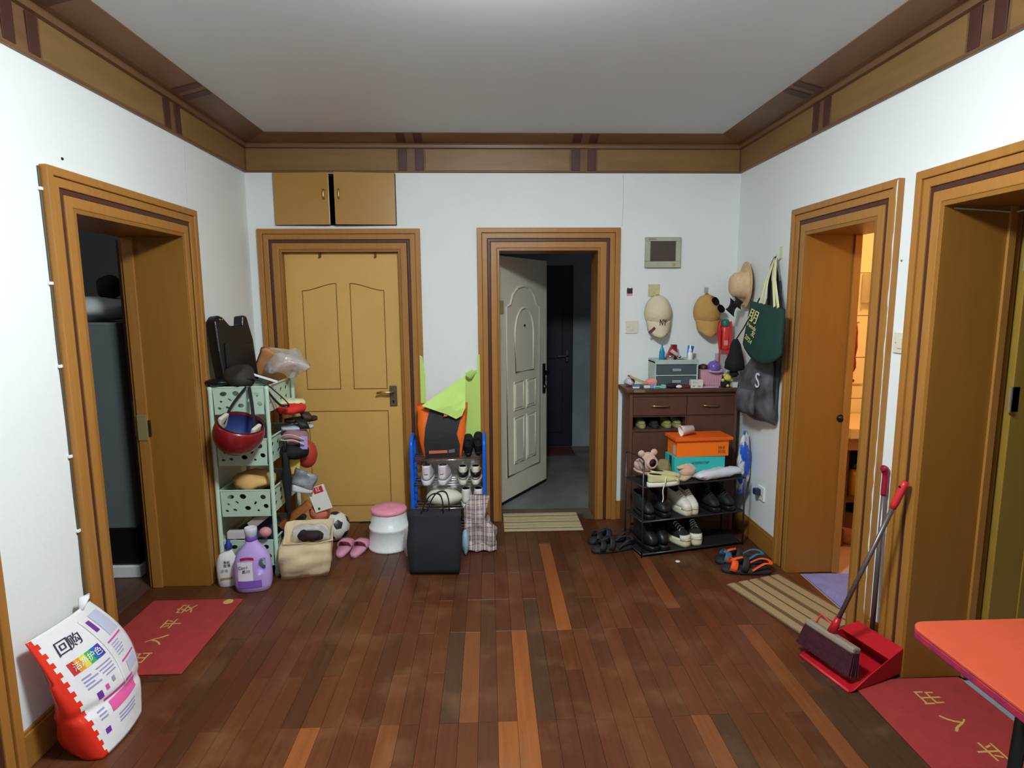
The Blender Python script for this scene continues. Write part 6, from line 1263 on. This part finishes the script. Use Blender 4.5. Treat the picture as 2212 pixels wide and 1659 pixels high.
q = nb(); e_ = hp.lerp(ht, .965); lathe(q, [(0.006, -0.0165), (0.006, 0.0165)], 10, frame(e_, (0, 1, 0), (0, 0, 1))); obj('hanging_hole', q, BLK, g_)
q = nb(); tube(q, spline([bm2 @ Vector((-0.09, 0.125, 0)), bm2 @ Vector((-0.07, 0.17, 0.005)), bm2 @ Vector((-0.03, 0.165, .01)), hp + Vector((.01, 0, .03))], 5), .004, 6); obj('red_cord', q, M('red cord', (214, 60, 64), .5), t, smooth=True)
# ---- table corner
t = thing('dining_table', 'orange red table top corner at the lower right', 'table', (1.42, 1.03, 0))
ORT = M('orange red table vinyl', (188, 78, 52), 0.35, var=.05, scale=12)
def rrect(w, d, r, n=6):
    return [(sx * (w - r) + r * math.cos(a0 + PI / 2 * k / n), sy * (d - r) + r * math.sin(a0 + PI / 2 * k / n)) for sx, sy, a0 in ((1, 1, 0), (-1, 1, PI / 2), (-1, -1, PI), (1, -1, 3 * PI / 2)) for k in range(n + 1)]
q = nb(); prism(q, rrect(0.315, 0.41, 0.045), 0.742, 0.750); obj('top', q, ORT, t, bevel=.002)
q = nb(); prism(q, rrect(0.315, 0.41, 0.045), 0.722, 0.7415); obj('edge_band', q, M('patterned crimson edge', (176, 44, 54), .4, var=.6, var2=(120, 36, 80), scale=30), t, bevel=.003)
for sx in (-1, 1):
    for sy in (-1, 1): q = nb(); tube(q, [(sx * .20, sy * .17, .722), (sx * .16, sy * .24, 0.0)], .014, 10); obj('leg', q, BLK, t, smooth=True)
q = nb(); ball(q, (0, 0, 0), (.02, .02, .005), 12, 6); tag(obj('red_coaster', q, M('red coaster', (222, 50, 46), .4), loc=(1.42, 1.33, .7555), smooth=True), 'small red coaster on the orange table top', 'coaster')
# ================================================================ DETERGENT SACK (left)
t = thing('detergent_sack', 'white and red detergent sack leaning on the left wall', 'sack')
A_, B_, T1, T2 = Fp(222, 1640, 0.0), Fp(304, 1530, 0.02), Sp(52, 1392, -1.585), Sp(192, 1300, -1.585)
B_.z = 0.002; A_.z = 0.002
out_ = Vector((0.93, -0.28, 0.2)).normalized()
def sack(u, v, d=0.0):
    e = A_.lerp(B_, u); f_ = T1.lerp(T2, u); p = e.lerp(f_, v)
    bu = 0.055 * math.sin(PI * min(1, max(0, .06 + u * .88))) * math.sin(PI * min(.98, .10 + v * .8)) ** .8
    crease = -0.012 * math.exp(-((v - .36 + .1 * u) / .035) ** 2) 
    return p + out_ * (bu + crease + d) + Vector((0, 0.10 * math.sin(PI * v) * u, 0))
WSK = M('white sack film', (230, 228, 230), .3, var=.04, scale=10, bump=.25, bscale=20); RSK = M('red sack film', (222, 48, 32), .3, bump=.3, bscale=18)
NV = 48; NU = 30
q = nb(); rings = []
for j in range(NV + 1):
    v = j / NV; th = 0.17 * (1 - v) ** 1.9 * math.sin(min(1, .35 + v * 3) * PI / 2) + .006
    fr = [sack(i / NU, v) for i in range(NU + 1)]
    bk = [Vector((max(XL + .006, p.x - th), p.y + .01, p.z)) for p in (sack(1, v), sack(.66, v), sack(.33, v), sack(0, v))]
    gus = [bk[-1].lerp(fr[0], s) + Vector((0, -.012 * math.sin(PI * s) if th > .03 else 0, 0)) for s in (.33, .66)]
    rings.append(fr + bk + gus)
loft(q, rings); q.faces.ensure_lookup_table(); n_ = len(rings[0])
for v_ in q.verts: v_.co.z = max(v_.co.z, .001)
k = 0
for f in q.faces:
    i = k % n_; j = k // n_; k += 1
    f.smooth = True
    f.material_index = 1 if (j < NV and (i >= NU + 3 or i < 2 or (i == 2 and j % 4 < 2))) else 0
obj('film', q, [WSK, RSK], t)
def sp_(name, u0, u1, v0, v1, mat, off=.0022, nu=8, nv=4): q = nb(); grid(q, lambda a, c: sack(u0 + (u1 - u0) * a, v0 + (v1 - v0) * c, off), nu, nv); return obj(name, q, mat, t, smooth=True)
def st_(s, u, v, size, mat, sx=1.0):
    p = sack(u, v, .0032); m = frame(p, sack(u + .05, v, .0032) - sack(u - .05, v, .0032), sack(u, v + .05, .0032) - sack(u, v - .05, .0032)); text(s, size, mat, t, m, sx=sx, ext=.0003)
rb = [(206, 44, 52), (232, 150, 40), (222, 216, 60), (70, 170, 90), (40, 110, 180), (70, 60, 160)]
for i, c in enumerate(rb): sp_('rainbow_stripe', .17 + .065 * i, .17 + .065 * (i + 1), .63, .73, M('rainbow %d' % i, c, .4), nu=3)
PUP = M('purple print', (112, 52, 150), .4); MAG = M('magenta print', (214, 78, 160), .4); GRP2 = M('grey violet print', (150, 150, 190), .5)
st_('回', .26, .845, .06, INK); st_('购', .41, .845, .055, INK); st_('洁净护色', .365, .68, .034, WHT, .95)
for i in range(4): sp_('print_line', .20, .30 + .06 * (i % 2), .57 - .028 * i, .582 - .028 * i, GRP2, nu=4, nv=1); sp_('print_line', .36 + .02 * i, .56, .575 - .028 * i, .585 - .028 * i, GRP2, nu=4, nv=1)
sp_('print_block', .25, .31, .375, .43, PUP, nu=2, nv=3); sp_('print_block', .36, .40, .40, .44, MAG, nu=2, nv=2); sp_('print_block', .46, .50, .42, .46, GRP2, nu=2, nv=2)
sp_('pink_band', .30, .78, .335, .355, MAG, nu=10, nv=1); sp_('pink_block', .34, .82, .235, .315, M('pink print', (226, 96, 160), .4), nu=10)
for i in range(3): sp_('print_line', .18, .27, .24 + .03 * i, .252 + .03 * i, GRP2, nu=3, nv=1); sp_('print_line', .40, .74, .13 + .025 * i, .14 + .025 * i, GRP2, nu=6, nv=1)
sp_('purple_block', .66, .72, .79, .90, PUP, nu=2); sp_('text_block', .76, .95, .70, .93, M('pale blue print', (196, 200, 222), .5), nu=5); sp_('magenta_line', .66, .93, .665, .68, MAG, nu=6, nv=1); sp_('magenta_line', .68, .95, .475, .49, MAG, nu=6, nv=1); sp_('text_block', .74, .95, .37, .46, M('pale blue print', ()), nu=5); sp_('code_block', .18, .25, .13, .17, PUP, nu=2, nv=2)
for i in range(5): sp_('print_line', .68, .80 + .02 * (i % 3), .54 + .024 * i, .548 + .024 * i, GRP2, nu=4, nv=1)
q = nb(); tube(q, [sack(.61, .34 + .6 * k / 16, .003) for k in range(17)], .0045, 6); obj('fold_ridge', q, WSK, t, smooth=True)
q = nb(); pk = sack(.93, 1.0); tube(q, [sack(.80, .99), sack(.90, 1.03) + Vector((0.01, 0, .02)), pk + Vector((.0, .02, .035))], [.008, .02, .003], 8, flat=.25); obj('torn_corner', q, WSK, t, smooth=True)
# ================================================================ BATHROOM CONTENTS
t = thing('chrome_shelf', 'two tier chrome rail shelf on the bathroom wall', 'shelf', (2.78, 4.143, 0))
for z in (1.60, 1.75):
    for y in (-0.10, -0.015): q = nb(); tube(q, [(-0.14, y, z), (0.2, y, z)], .008, 8); obj('rail', q, CHR, t, smooth=True)
    bx('shelf_plate', -0.14, -.10, z - .012, 0.2, -0.004, z - .006, CHR, t)
for x in (-.14, .2): bx('bracket', x - .008, -.11, 1.58, x + .008, -.002, 1.78, CHR, t, bevel=.003)
t = thing('vanity', 'white topped wash stand with open dark underside in the bathroom', 'wash stand', (2.62, 3.62, -0.012))
bx('top', -0.32, 0, 0.73, 0.5, 0.50, 0.80, M('cream stone', (232, 214, 180), .3), t, bevel=.006); bx('apron', -0.32, 0.012, 0.655, 0.5, 0.03, 0.729, M('brown apron', (150, 110, 70), .5), t); bx('side_panel', -0.32, 0.03, 0, -0.30, 0.49, 0.729, CBM, t); bx('back_board', -0.30, 0.47, 0, 0.5, 0.49, 0.729, DARKIN, t); bx('low_shelf', -0.30, 0.03, 0.30, 0.5, 0.47, 0.318, CBM, t)
bottle('gold_bottle', 'gold shampoo bottle on the low vanity shelf', (2.42, 3.75, 0.3065), [(.035, 0), (.037, .005), (.036, .15), (.015, .18)], M('gold plastic', (196, 150, 60), .3, metal=.4), [(.015, .18), (.015, .21)], BLK)
bottle('white_bottle', 'white shampoo bottle on the low vanity shelf', (2.52, 3.76, 0.3065), [(.03, 0), (.032, .005), (.03, .2), (.012, .22)], M('white shampoo', (222, 206, 190), .3), [(.012, .22), (.012, .25)], WHT)
t = thing('wash_basin', 'tan plastic wash basin on the bathroom floor', 'basin', (2.42, 3.78, -0.011)); q = nb(); lathe(q, [(.11, 0), (.13, .02), (.165, .13), (.178, .135), (.170, .125), (.13, .03), (.01, .02)], 28); obj('bowl', q, M('tan basin plastic', (206, 150, 110), .4), t, smooth=True)
t = thing('red_towel', 'dark red towel hanging behind the bathroom door jamb', 'towel'); q = nb(); pillow(q, 0.085, 0.30, 0.05, Matrix.Translation((2.118, 3.40, 1.33)), 10, .3); crumple(q, .012, 14, 3); obj('cloth', q, M('wine red towel', (140, 46, 50), .9, var=.2), t, smooth=True)
q = nb(); tube(q, [(2.075, 3.40, 1.47), (2.16, 3.40, 1.47)], .006, 8); obj('hanging_loop', q, CHR, t)
t = thing('wall_shelf', 'small pale shelf below the towel in the bathroom', 'shelf', (2.14, 3.42, 1.10)); bx('board', -.07, -.06, 0, .045, .06, .018, M('pale shelf', (220, 190, 150), .5), t, bevel=.003); bx('bracket', -.06, -.02, -.05, -.04, .02, 0, CHR, t)
bx('soap', -.02, -.02, .0185, .02, .02, .035, M('dark soap', (80, 50, 40), .5), t, bevel=.005)
bath = thing('blue_bath_mat', 'pale violet blue bath mat just inside the bathroom', 'mat', (2.08, 3.02, -0.011)); bx('mat_body', -.24, -.28, 0, .24, .235, .008, M('violet blue pile', (128, 132, 196), .95, var=.15, scale=12, bump=.4, bscale=200), bath, bevel=.003)
